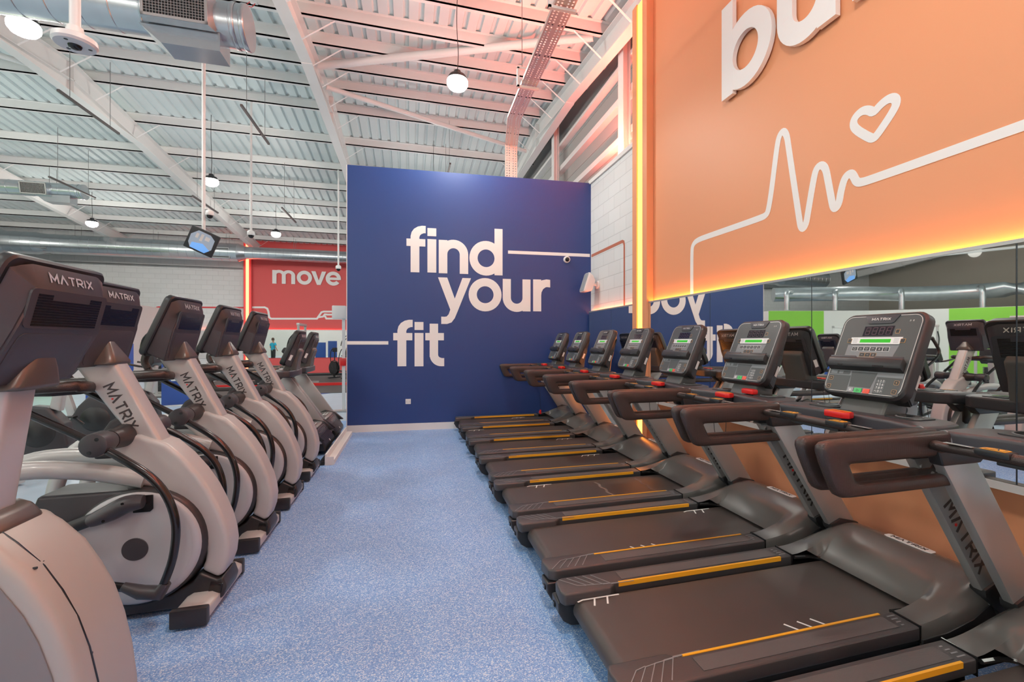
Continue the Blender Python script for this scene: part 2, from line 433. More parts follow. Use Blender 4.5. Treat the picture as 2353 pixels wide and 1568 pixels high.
# right wall
st(MB().box(XP, XP + .25, YBK, YC0 + .02, 0, ZM0 - .001), 'wall_right_lower', 'orange', 'orange painted wall below the mirrors')
st(MB().box(XP, XP + .25, YC1 - .02, 12.0, 0, ZT), 'wall_right_block', 'block', 'white painted blockwork wall beside the blue wall')
pan = st(MB().prism([(YBK, ZM0), (YC0 + .02, ZM0), (YC0 + .02, 6.28), (YBK, 5.10)], 'x', XP, XP + .25), 'wall_right', 'orange', 'orange feature wall above the mirrors')
st(MB().box(XM, XP - .002, YC0 + .001, YC1 - .001, 0, 6.28).box(XM - .03, XM, YC0 + .001, YC0 + .13, 0, 6.28).box(XM - .03, XM, YC1 - .13, YC1 - .001, 0, 6.28), 'trim_1', 'orange', 'orange column holding a vertical light strip')
st(MB().box(XM + .02, XP - .001, YBK, YC0 - .001, ZM0, ZM1).box(XM + .02, XP - .001, YC1 + .001, 7.98, ZM0, ZM1), 'trim_2', 'white', 'backing board behind the mirrors')
st(MB().box(XM - .004, XM + .02, YBK, YC0 - .001, ZM1, ZM1 + .022).box(XM - .004, XM + .02, YC1 + .001, 7.98, ZM1, ZM1 + .022), 'trim_3', 'alu', 'metal ledge along the mirror tops')
st(MB().box(XP - .03, XP + .01, YC1 + .001, 8.1, ZT - .02, ZT + .05), 'trim_4', 'white', 'capping on top of the blockwork wall')
st(MB().box(XM - .006, XM + .004, YBK, 1.72 + 4.03, ZM0 - .045, ZM0 - .002).box(XM + .004, XP, YBK, YC0 - .01, ZM0 - .045, ZM0 - .002), 'trim_5', 'steel_white', 'pale rail under the mirrors')
# blue feature wall
TW = Matrix(((WD.x, 0, WN.x, WL.x), (WD.y, 0, WN.y, WL.y), (0, 1, 0, 0), (0, 0, 0, 1)))
WLEN = (WR - WL).length
blue = st(MB().box(0, WLEN, 0, ZT, -.12, 0, T=TW), 'wall_front', 'blue', 'navy blue feature wall')
st(MB().box(0, WLEN - .1, 0, .115, .0005, .018, T=TW), 'baseboard_front', 'white', 'white skirting board of the blue wall')
st(MB().box(-.012, -.0005, 0, ZT, -.122, .002, T=TW), 'trim_6', 'white', 'white edge of the blue wall')
# far wall
st(MB().box(XBK, XRB, YF, YF + .3, 0, 7), 'wall_back_white', 'blockx', 'white blockwork far wall')
farred = st(MB().box(XRB, XFR, YF - .04, YF + .3, 0, 7), 'wall_back', 'red', 'red far feature wall')
st(MB().box(XBK - .2, XBK, YBK, YF, 0, 7.5), 'wall_left', 'beige', 'beige sheeted side wall beyond the green rooms')
st(MB().box(XBK, XFR, YBK - .2, YBK, 0, 7.5), 'wall_rear', 'wallwhite', 'wall behind the camera')
# gable sheeting with long horizontal joints
g = MB()
for k in range(10): g.box(XFR, XFR + .05, YBK, YF, 3.9 + .40 * k, 3.9 + .40 * k + .392)
st(g, 'wall_gable', 'clad', 'grey sheeted gable wall above the blockwork')
# green room block (seen in the mirrors)
gp = [(-10.6, 19.05), (-13.2, 18.3), (-15.2, 17.6), (-17.4, 15.5), (-18.9, 13.2), (-20.2, 4.0), (-20.2, YBK)]
gm = ['green', 'wallwhite', 'wallwhite', 'green', 'green', 'green']
for i in range(6):
    a = Vector(gp[i]); b = Vector(gp[i+1]); d = (b - a).normalized(); n_ = Vector((-d.y, d.x)); q = [a, b, b - n_ * .15, a - n_ * .15]
    st(MB().prism([(v.x, v.y) for v in q], 'z', 0, 3.0), 'wall_room_%d' % (i + 1), gm[i], 'green and white partition of the side rooms')
st(MB().prism([(p[0] - .1, p[1] + .1) for p in gp] + [(XBK, YBK), (XBK, 19.2)], 'z', 2.98, 3.02), 'ceiling_room', 'wallwhite', 'lid of the side rooms')
st(MB().box(-10.75, -10.6, 19.05, YF - .05, 0, 3.0), 'wall_room_end', 'wallwhite', 'end of the side rooms')
def on_room(i, t, name, w, z0, z1, m, lab, kind='structure', out=.012):
    a = Vector(gp[i]); b = Vector(gp[i+1]); d = (b - a).normalized(); n_ = Vector((-d.y, d.x)); p = a + (b - a) * t
    T = Matrix(((d.x, n_.x, 0, p.x), (d.y, n_.y, 0, p.y), (0, 0, 1, 0), (0, 0, 0, 1)))
    o = MB().box(-w/2, w/2, 0.0005, out, z0, z1, T=T).build(name, m, smooth=0); o['kind'] = kind; o['label'] = lab
    return o, T
d1, T1_ = on_room(0, .55, 'door_1', .9, 0, 2.1, 'wood', 'wood veneer door in the green wall')
MB().box(-.55, -.46, .0005, .03, 0, 2.2, T=T1_).box(.46, .55, .0005, .03, 0, 2.2, T=T1_).box(-.55, .55, .0005, .03, 2.11, 2.2, T=T1_).build('door_frame', 'white', d1, 0)
d2, T2_ = on_room(1, .45, 'door_2', .9, 0, 2.15, 'white_pl', 'white door beside the green wall')
MB().box(-.56, -.46, .0005, .03, 0, 2.25, T=T2_).box(.46, .56, .0005, .03, 0, 2.25, T=T2_).box(-.56, .56, .0005, .03, 2.16, 2.25, T=T2_).build('door_frame', 'steel_white', d2, 0)

# roof: ridge across the hall at Y = 12, ribbed decking, purlins, portal rafters
RY = 12.0
def roofz(y, z0): return z0 - .10 * abs(y - RY)
ZS = 7.46                                            # underside of the decking at the ridge
ceil = MB()
prof = []
x = XBK
while x < XFR + .05:
    prof += [(x, 0), (x + .155, 0), (x + .175, .045), (x + .23, .045)]; x += .25
for (ya, yb) in ((YBK, RY), (RY, YF)):
    vs = []; fs = []
    for (px_, pz_) in prof:
        vs += [(px_, ya, roofz(ya, ZS) + pz_), (px_, yb, roofz(yb, ZS) + pz_)]
    for i in range(len(prof) - 1): fs.append((2*i, 2*i+1, 2*i+3, 2*i+2))
    ceil.add(vs, fs)
ceil.prism([(YBK, roofz(YBK, ZS) + .09), (RY, ZS + .09), (YF, roofz(YF, ZS) + .09), (YF, roofz(YF, ZS) + .12), (RY, ZS + .12), (YBK, roofz(YBK, ZS) + .12)], 'x', XBK, XFR + .1)
ceiling = st(ceil, 'ceiling', 'ceiling', 'white ribbed metal roof deck')
PY = [12.65, 14.25, 15.95, 17.55, 19.15, 20.75, 22.35, 23.9, 11.55, 10.5, 9.55, 8.6, 7.55, 6.4, 5.2, 4.0, 2.7, 1.4, .0, -1.5, -3.0, -4.6]
for y in PY:
    z1 = roofz(y, ZS) - .001; z0 = z1 - .21
    o = MB().box(XBK, XFR - .01, y, y + .006, z0, z1).box(XBK, XFR - .01, y, y + .075, z0, z0 + .006).box(XBK, XFR - .01, y, y + .006, z0, z0 + .03).box(XBK, XFR - .01, y - .06, y, z1 - .006, z1).build('roof_purlin', 'steel_white', ceiling, 0)
FX = [3.3, -1.8, -6.7, -11.7, -16.7, -21.7]
for i, X in enumerate(FX):
    zb = 6.85                                        # rafter underside at the ridge (before the haunch)
    w = .095
    mb = MB()
    for (y0, y1) in ((YBK, RY), (RY, YF)):
        for (hw, a, b) in ((w, 0, .016), (.006, .016, .38), (w, .38, .396)):
            mb.prism([(y0, roofz(y0, zb) + a), (y1, roofz(y1, zb) + a), (y1, roofz(y1, zb) + b), (y0, roofz(y0, zb) + b)], 'x', X - hw, X + hw)
    # apex haunch with a flat underside
    mb.prism([(RY - 2.5, roofz(RY - 2.5, zb)), (RY - 1.5, zb - .24), (RY + 1.5, zb - .24), (RY + 2.5, roofz(RY + 2.5, zb)), (RY, zb)], 'x', X - .006, X + .006)
    mb.prism([(RY - 2.5, roofz(RY - 2.5, zb) - .012), (RY - 1.5, zb - .256), (RY + 1.5, zb - .256), (RY + 2.5, roofz(RY + 2.5, zb) - .012), (RY + 2.5, roofz(RY + 2.5, zb) + .004), (RY + 1.5, zb - .24), (RY - 1.5, zb - .24), (RY - 2.5, roofz(RY - 2.5, zb) + .004)], 'x', X - w, X + w)
    for yy in (RY - .012,): mb.box(X - w, X + w, yy, yy + .024, zb - .25, zb + .38)
    ra = mb.build('roof_rafter', 'steel_white', ceiling, 0)
    for y in PY:
        if y < 3: continue
        zt = roofz(y, ZS) - .20; zl = roofz(y, zb) + .01
        for sgn in ((1,) if i else (-1,)):
            a = Vector((X + sgn * .09, y + .04, zl)); b = Vector((X + sgn * .62, y + .04, zt + .01))
            d = (b - a).normalized()
            MB().tube([a, b], .022, .004, ref=(0, 1, 0), n=4).build('knee_brace', 'steel_white', ra, 0)
# wind bracing tubes between the first rafter and the gable
for pts, r in ((((-1.7, 10.25, 6.98), (3.12, 7.75, 6.88)), .075), (((-1.7, 11.0, 6.95), (3.12, 12.75, 6.80)), .055), (((-6.7, 11.9, 6.9), (-11.6, 7.6, 6.6)), .05)):
    MB().tube([pts[0], pts[1]], r, n=16).build('wind_brace', 'steel_white', ceiling)
# gable steelwork
gs = MB()
for z in (5.05, 5.75):
    gs.box(XFR - .14, XFR - .002, YBK, YF, z, z + .12)
gs.box(XFR - .16, XFR - .002, YBK, YF, 6.35, 6.42)
st(gs, 'trim_7', 'steel_white', 'horizontal sheeting rails on the gable wall')
for k, yy in enumerate((2.2, 7.35, 11.3, 15.8, 20.0)):
    c = MB().box(3.42, 3.44, yy - .1, yy + .1, 0, 7.0).box(3.55, 3.57, yy - .1, yy + .1, 0, 7.0).box(3.44, 3.55, yy - .006, yy + .006, 0, 7.0)
    if yy < 12: c = MB().box(3.46, 3.475, yy - .1, yy + .1, 4.0, 7.0).box(3.58, 3.595, yy - .1, yy + .1, 4.0, 7.0).box(3.475, 3.58, yy - .006, yy + .006, 4.0, 7.0)
    st(c, 'trim_%d' % (8 + k), 'steel_white', 'steel gable column')

# mirrors: each sheet is its own thing
def mirror(y0, y1, lab):
    o = MB().box(XM, XM + .018, y0 + .004, y1 - .004, ZM0 + .001, ZM1 - .001).build('wall_mirror', 'mirror', smooth=0)
    tag(o, lab, 'mirror', 'mirror sheets along the right wall')
    MB().box(XM + .001, XM + .017, y1 - .0035, y1 + .0035, ZM0 + .002, ZM1 - .002).build('mirror_joint', 'edge', o, 0)
for y0, y1, lab in ((7.0, 7.97, 'narrow mirror sheet in the corner next to the blue wall'),
                    (YC1, 7.0, 'mirror sheet between the lit column and the narrow corner mirror'),
                    (4.40, YC0, 'mirror sheet directly in front of the lit column, showing the blue wall lettering reversed'),
                    (3.06, 4.40, 'mirror sheet showing the end of the blue wall and a bit of the green rooms'),
                    (1.72, 3.06, 'mirror sheet behind the large console, showing green and white rooms'),
                    (.38, 1.72, 'mirror sheet cut by the right edge of the photo'),):
    mirror(y0, y1, lab)

# painted lettering on the blue wall
def P1(x, y): return (780 + x / 2.3056, 360 + y / 2.3056)
words = {'find': [('f', 355, 457, 434, 612), ('i', 466, 513, 437, 614), ('n', 526, 682, 441, 618), ('d', 690, 864, 447, 625)],
         'your': [('y', 522, 697, 640, 814), ('o', 686, 857, 645, 816), ('u', 865, 1012, 648, 819), ('r', 1026, 1116, 651, 820)],
         'fit': [('f', 285, 388, 935, 1112), ('i', 398, 445, 935, 1112), ('t', 455, 555, 935, 1112)]}
for wd, gl in words.items():
    wo = None
    for ch, x0, x1, yt, yb in gl:
        s0, zb_ = on_wall(*P1(x0, yb)); s1, _ = on_wall(*P1(x1, yb)); _, zt_ = on_wall(*P1(x0, yt))
        pieces, gw = glyph(ch); sx = (s1 - s0) / gw
        mb, _ = glyph_mb(ch, TW @ Matrix.Translation((s0, zb_, 0)), .0006, .0035, sx, zt_ - zb_)
        o = mb.build('painted_letter', 'letter', blue, 0)
for (xa, ya, xb, yb, s_to) in ((893, 506, 1338, 525, None), (36, 987, 259, 988, None)):
    s0, z0 = on_wall(*P1(xa, ya)); s1, z1 = on_wall(*P1(xb, yb))
    s0 = max(s0, 0.0); s1 = min(s1, WLEN - .02); zm = (z0 + z1) / 2
    MB().box(s0, s1, zm - .028, zm + .028, .0006, .0035, T=TW).build('painted_line', 'letter', blue, 0)
# block wall line
TP = Matrix(((0, 0, -1, XP), (-1, 0, 0, 0), (0, 1, 0, 0), (0, 0, 0, 1)))
def on_panel(px, py):
    p = on_x(px, py, XP); return Vector((-p.y, p.z))
def P5(x, y): return (1340 + x / 3.411, 300 + y / 3.411)
a = on_panel(*P5(75, 982)); b = on_panel(*P5(306, 868)); zt = (a.y + b.y) / 2
xr = on_panel(*P5(323, 1000)).x
MB().ribbon([(-8.03, zt), (xr - .07, zt), (xr - .02, zt - .02), (xr, zt - .07), (xr, ZM1 + .03)], .05, .0006, .003, TP).build('painted_line', 'blockline', bpy.data.objects['wall_right_block'], 0)

# heartbeat line and heart on the orange wall
def P7(x, y): return (1450 + x / 2.1783, y / 2.1783)
hb = [(305, 1478), (305, 1262), (309, 1228), (330, 1203), (400, 1178), (650, 1092), (680, 1076), (690, 1045), (705, 950), (733, 722), (745, 675), (765, 654), (782, 680), (790, 740), (843, 1095), (850, 1135), (863, 1146), (878, 1122), (888, 1060), (917, 888), (930, 842), (955, 824), (975, 842), (985, 890), (1007, 1010), (1014, 1038), (1026, 1044), (1042, 1022), (1052, 960), (1068, 900), (1085, 876), (1105, 868), (1118, 885), (1128, 908), (1145, 916), (1200, 900), (1967, 628)]
pts = [on_panel(*P7(*p)) for p in hb]
def chaikin(P, it=2, closed=False):
    for _ in range(it):
        n = len(P); Q = [] if closed else [P[0]]
        for i in range(n if closed else n - 1):
            a, b = P[i], P[(i + 1) % n]; Q += [a * .75 + b * .25, a * .25 + b * .75]
        if not closed: Q.append(P[-1])
        P = Q
    return P
d = (pts[-1] - pts[-2]).normalized(); pts.append(pts[-1] + d * 2.2); pts = chaikin(pts)
MB().ribbon(pts, .062, .0006, .003, TP).build('painted_heartbeat', 'letter', pan, 0, 'white heartbeat trace')
ht = [(1216, 565), (1190, 550), (1155, 555), (1120, 590), (1112, 625), (1130, 652), (1195, 690), (1215, 693), (1235, 675), (1322, 545), (1332, 505), (1315, 488), (1285, 497), (1250, 525)]
MB().ribbon(chaikin([on_panel(*P7(*p)) for p in ht], 2, True), .062, .0006, .003, TP, closed=True).build('painted_heart', 'letter', pan, 0, 'white heart outline')

# raised letters high on the orange wall
sg = thing('wall_sign', 'large raised white word starting with bu high on the orange wall', 'sign', (XP - .02, 3.4, 4.0))
yb0 = 4.21
for ch, yy in (('b', 4.21), ('u', 3.44), ('i', 2.70), ('l', 2.44), ('d', 2.18)):
    T = TP @ Matrix.Translation((-yy, 4.0, .02))
    mb, w_ = glyph_mb(ch, T, 0, .045, .68, .68)
    o = mb.build('raised_letter', 'letter', None, 25); o.parent = sg; o.matrix_parent_inverse = Matrix.Translation(sg.location).inverted()
# raised word on the red far wall
def on_far(px, py, Y=YF - .04):
    d_ = ray(px, py); k = Y / d_.y; return Vector((d_.x * k, EYE + d_.z * k))
def P4(x, y): return (x / 2.8695, 340 + y / 2.8695)
TF = Matrix(((1, 0, 0, 0), (0, 0, -1, YF - .04), (0, 1, 0, 0), (0, 0, 0, 1)))
sg2 = thing('wall_sign', 'raised white word move on the red far wall', 'sign', (-5.0, YF - .05, 4.2))
for ch, x0, x1 in (('m', 1798, 1948), ('o', 1960, 2058), ('v', 2054, 2152), ('e', 2150, 2248)):
    a = on_far(*P4(x0, 892)); b = on_far(*P4(x1, 892)); t = on_far(*P4(x0, 803))
    _, gw = glyph(ch)
    mb, _ = glyph_mb(ch, TF @ Matrix.Translation((a.x, 4.22, 0.01)), 0, .06, (b.x - a.x) / gw, t.y - a.y)
    o = mb.build('raised_letter', 'letter', None, 25); o.parent = sg2; o.matrix_parent_inverse = Matrix.Translation(sg2.location).inverted()
fl = [[(1660, 1052), (1745, 1052), (1762, 1060), (1770, 1080), (1775, 1118), (1788, 1127), (2090, 1127), (2120, 1084), (2135, 1080), (2285, 1080)],
      [(2095, 1118), (2130, 1113), (2142, 1098), (2160, 1100), (2285, 1100)], [(2142, 1108), (2152, 1126), (2285, 1127)]]
for l in fl: MB().ribbon([on_far(*P4(*p)) for p in l], .085, .0006, .004, TF).build('painted_line', 'letter', farred, 0)
wb = bpy.data.objects['wall_back_white']
TFw = Matrix(((1, 0, 0, 0), (0, 0, -1, YF), (0, 1, 0, 0), (0, 0, 0, 1)))
MB().ribbon([on_far(*P4(*p), Y=YF) for p in [(1030, 1130), (1030, 1062), (1036, 1052), (1050, 1050), (1608, 1054)]], .07, .0006, .004, TFw).build('painted_line', 'redline', wb, 0)
cx_, cz_ = on_far(307, 773, YF)
MB().ribbon([(cx_ + .30 * math.cos(a * PI / 14 + PI * 1.5 + .22), cz_ + .38 * math.sin(a * PI / 14 + PI * 1.5 + .22)) for a in range(27)], .06, .0006, .004, TFw).ribbon([(cx_ + .08, cz_ - .38), (cx_ + 5.0, cz_ - .38)], .05, .0006, .004, TFw).ribbon([(cx_ - 1.2, cz_ - .38), (cx_ - .08, cz_ - .38)], .05, .0006, .004, TFw).ribbon([(cx_ - .03, cz_ - .03), (cx_ + .08, cz_ + .12)], .05, .0006, .004, TFw).ribbon([(cx_ - .12, cz_ + .40), (cx_ + .05, cz_ + .46)], .06, .0006, .004, TFw).build('painted_stopwatch', 'greenline', wb, 0, 'green stopwatch outline')
# far wall: mirror band, lit ledge
fm = MB().box(XRB + .02, XFR - .1, YF - .075, YF - .05, ZM0 + .02, ZM1).build('wall_mirror', 'mirror', smooth=0)
tag(fm, 'long mirror band low on the red far wall', 'mirror')
fm2 = MB().box(-9.6, XRB - .35, YF - .03, YF - .01, ZM0 + .02, ZM1).build('wall_mirror', 'mirror', smooth=0)
tag(fm2, 'short mirror low on the white far wall, left of the vertical red light', 'mirror')
st(MB().box(XRB, XRB + .32, YF - .16, YF - .045, 0, 6.4), 'trim_13', 'red', 'red column at the edge of the far feature wall')
st(MB().box(XBK, XFR, YF - .10, YF - .08, ZM1 + .0, ZM1 + .05), 'trim_14', 'steel_white', 'ledge on the far wall')

# light strips: LED strips, each a thing, some of them unseen additions
def led(name, x0, x1, y0, y1, z0, z1, m, lab, cat='light strip'):
    o = MB().box(x0, x1, y0, y1, z0, z1).build(name, m, smooth=0); return tag(o, lab, cat)
led('led_strip', XM - .022, XM - .003, YC0 + .15, YC1 - .15, .01, 6.25, 'strip', 'tall vertical orange light strip in the column between the mirrors')
st(MB().box(XM, XP - .002, -2.1, -1.67, 0, 5.45).box(XM - .03, XM, -2.1, -1.97, 0, 5.45).box(XM - .03, XM, -1.80, -1.67, 0, 5.45), 'trim_15', 'orange', 'added orange column behind the camera, carrying an added light strip')  # unseen column added to carry the red strip
led('led_strip', XM - .022, XM - .003, -1.95, -1.82, .01, 5.42, 'stripcol_added', 'added vertical red light strip, unseen behind the camera, tinting the machines')  # added light source behind the camera for the red on the machines
led('led_strip', XP - .035, XP - .012, YBK + .1, YC0 - .01, ZM1 - .0, ZM1 + .012, 'stripedge', 'orange light strip along the foot of the orange wall')
tag(MB().prism([(YBK + .1, 5.115), (YC0 - .01, 6.283), (YC0 - .01, 6.295), (YBK + .1, 5.127)], 'x', XP + .03, XP + .12).build('led_strip', 'striptop_added', smooth=0), 'added unseen red light strip on the orange wall top, tinting the ceiling', 'light strip')  # added out of view for the pink wash on the ceiling
led('led_strip', XP + .04, XP + .12, YC1 + .02, 8.0, ZT + .055, ZT + .065, 'striptop_added', 'added unseen red light strip on the blockwork wall top, tinting the ceiling')  # added as well, hidden by the wall top, for the ceiling's pink
led('led_strip', XP - .035, XP - .012, YC1 + .01, 7.96, ZM1 - .0, ZM1 + .012, 'stripblock', 'reddish light strip at the foot of the blockwork wall')
led('led_strip', XRB + .10, XRB + .22, YF - .19, YF - .165, .1, 6.4, 'stripred', 'vertical red-orange light strip on the far wall')
led('led_strip', XRB + .35, XFR - .2, YF - .078, YF - .055, ZM1 + .0, ZM1 + .02, 'stripred', 'red light strip at the foot of the red far wall')
led('led_strip', -14, XRB - .02, YF - .06, YF - .03, ZM1 + .0, ZM1 + .02, 'stripred', 'red light strip along the white far wall')

# ================================================================== MACHINES
def frame_m(o, ex, ey, ez):
    return Matrix(((ex[0], ey[0], ez[0], o[0]), (ex[1], ey[1], ez[1], o[1]), (ex[2], ey[2], ez[2], o[2]), (0, 0, 0, 1)))

def console_head(root, bx, bz, tx, tz, w, depth, treadmill, ctr=0.0):
    """casing whose face runs from (bx,bz) up to (tx,tz) and looks towards -x; local frame: X across (viewer's right = -y), Y up the face, Z out of the face"""
    up = Vector((tx - bx, 0, tz - bz)); h = up.length; up.normalize()
    out = Vector((-up.z, 0, up.x)); right = up.cross(out)
    F = frame_m((bx, ctr, bz), right, up, out)          # origin bottom centre of the face
    def R(z, ww, hh, cy, r): return [F @ Vector((x, y, z)) for x, y in rrect(ww, hh, r, 5, 0, cy)]
    hc = h / 2
    if treadmill:
        rings = [R(0, w - .03, h - .03, hc, .05), R(0, w, h, hc, .055), R(-.012, w + .02, h + .02, hc, .06), R(-.055, w + .022, h + .022, hc, .06), R(-.062, w + .008, h + .008, hc, .055)]
    else:
        rings = [R(0, w - .03, h - .03, hc, .03), R(0, w, h, hc, .04), R(-.01, w + .015, h + .015, hc, .045), R(-.035, w + .015, h + .015, hc, .045), R(-.042, w + .002, h, hc, .04)]
    cs = MB().loft(rings).build('console_casing', 'black', root, 40)
    # back shell with its sloped flanks and vent panel
    dt, dm, db = depth
    def ring2(pts): return [F @ Vector(p) for p in pts]
    W2 = w / 2 - .006; V = w / 2 - .062
    z0 = -.042 if not treadmill else -.062
    base = [(-W2, .02, z0), (W2, .02, z0), (W2, h * .50, z0), (W2, h - .03, z0), (-W2, h - .03, z0), (-W2, h * .50, z0)]
    mid_ = [(-V - .03, .0, -db), (V + .03, .0, -db), (V + .035, h * .50, -dm), (V - .01, h - .074, -dt), (-V + .01, h - .074, -dt), (-V - .035, h * .50, -dm)]
    top_ = [(-V + .02, h - .004, z0 - .01), (V - .02, h - .004, z0 - .01)]
    vs = ring2(base) + ring2(mid_) + ring2(top_)
    fs = [(0,1,7,6), (1,2,8,7), (2,3,9,8), (5,0,6,11), (4,5,11,10), (6,7,8,11), (8,9,10,11), (9,3,13), (10,12,4), (10,9,13,12), (3,4,12,13), (0,5,4,3,2,1)]
    b = bmesh.new(); bv = [b.verts.new(v) for v in vs]
    for f in fs: b.faces.new([bv[i] for i in f])
    bmesh.ops.recalc_face_normals(b, faces=b.faces)
    bmesh.ops.bevel(b, geom=[e for e in b.edges if e.calc_face_angle(0) > .15], offset=.007, segments=2, affect='EDGES', clamp_overlap=True)
    bk = MB().bm(b).build('back_shell', 'char', root, 40)
    # frame on the back plane (upper half): origin centre of the vent area
    A = F @ Vector((0, h * .50, -dm)); B = F @ Vector((0, h - .074, -dt)); bu = (B - A).normalized(); bo = (-right).cross(bu)
    if bo.x < 0: bo = -bo
    G = frame_m(A, -right, bu, bo); hh = (B - A).length
    vn = MB()
    vn.prism(rrect(2*V + .03, hh - .01, .02, 3, 0, hh/2), 'z', -.004, .0025, 0, G)
    vo = vn.build('vent_panel', 'char', root, 0)
    sl = MB(); n = 12 if not treadmill else 12
    for k in range(n):
        y = .018 + (hh - .045) * k / (n - 1); ww = 2*V - .035 - .0 * k
        if k < n - 2: sl.prism([(-ww/2, y - .004), (ww/2, y - .004), (ww/2, y + .004), (-ww/2, y + .004)], 'z', .0026, .0034, 0, G)
        else:
            for sg_ in (-1, 1): sl.prism([(sg_*ww/2, y - .004), (sg_*(ww/2 - .07), y - .004), (sg_*(ww/2 - .07), y + .004), (sg_*ww/2, y + .004)][::sg_], 'z', .0026, .0034, 0, G)
    sl.build('vent_slots', 'blackgloss', vo, 0)
    # word on the sloping top band
    tb = F @ Vector((0, h - .004, z0 - .01)); tm = F @ Vector((0, h - .074, -dt)); tu = (tb - tm).normalized(); to = (-right).cross(tu)
    if to.z < 0: to = -to
    mid = (tb + tm) / 2 + to * .001
    Tw = frame_m(tm + tu * (tb - tm).length * .42 + to * .002, -right, tu, to)
    wd_, dt_ = matrix_word(.030, .0062, Tw, total=.225, ext=.0015)
    wd_.build('maker_word', 'lettersilver', bk, 0)
    # lower back panel outline and rating label on the flank
    a2 = F @ Vector((0, .0, -db)); b2 = F @ Vector((0, h * .5, -dm)); lu = (b2 - a2).normalized(); lo = (-right).cross(lu)
    if lo.x < 0: lo = -lo
    G2 = frame_m(a2, -right, lu, lo); lh = (b2 - a2).length
    MB().prism(rrect(2*V + .01, lh - .03, .025, 3, 0, lh/2), 'z', -.004, .0022, .001, G2).build('back_panel', 'char', root, 30)
    for sg_ in (-1, 1):
        p = F @ Vector((sg_ * (w/2 + (.0125 if treadmill else .0095)), h * .24, -.028 if treadmill else -.022))
    # white rating label on the viewer-right flank (both kinds show it)
    sx_ = 1 if treadmill else -1
    q = [Vector((sx_*W2, h*.12, z0 - .004)), Vector((sx_*(V + .03), h*.12, -db + .01))]
    e1 = (F.to_3x3() @ (q[1] - q[0])).normalized(); e2 = up; nn = e1.cross(e2)
    cen = F @ ((q[0] + q[1]) / 2); 
    if nn.dot(F.to_3x3() @ Vector((sx_, 0, 0))) < 0: nn = -nn
    G3 = frame_m(cen + up * .03 + nn * .004, e1, e2, nn)
    MB().box(-.016, .016, 0, .075, 0, .002, T=G3).build('rating_label', 'white_pl', root, 0, 'small white rating label')
    return F, h, cs

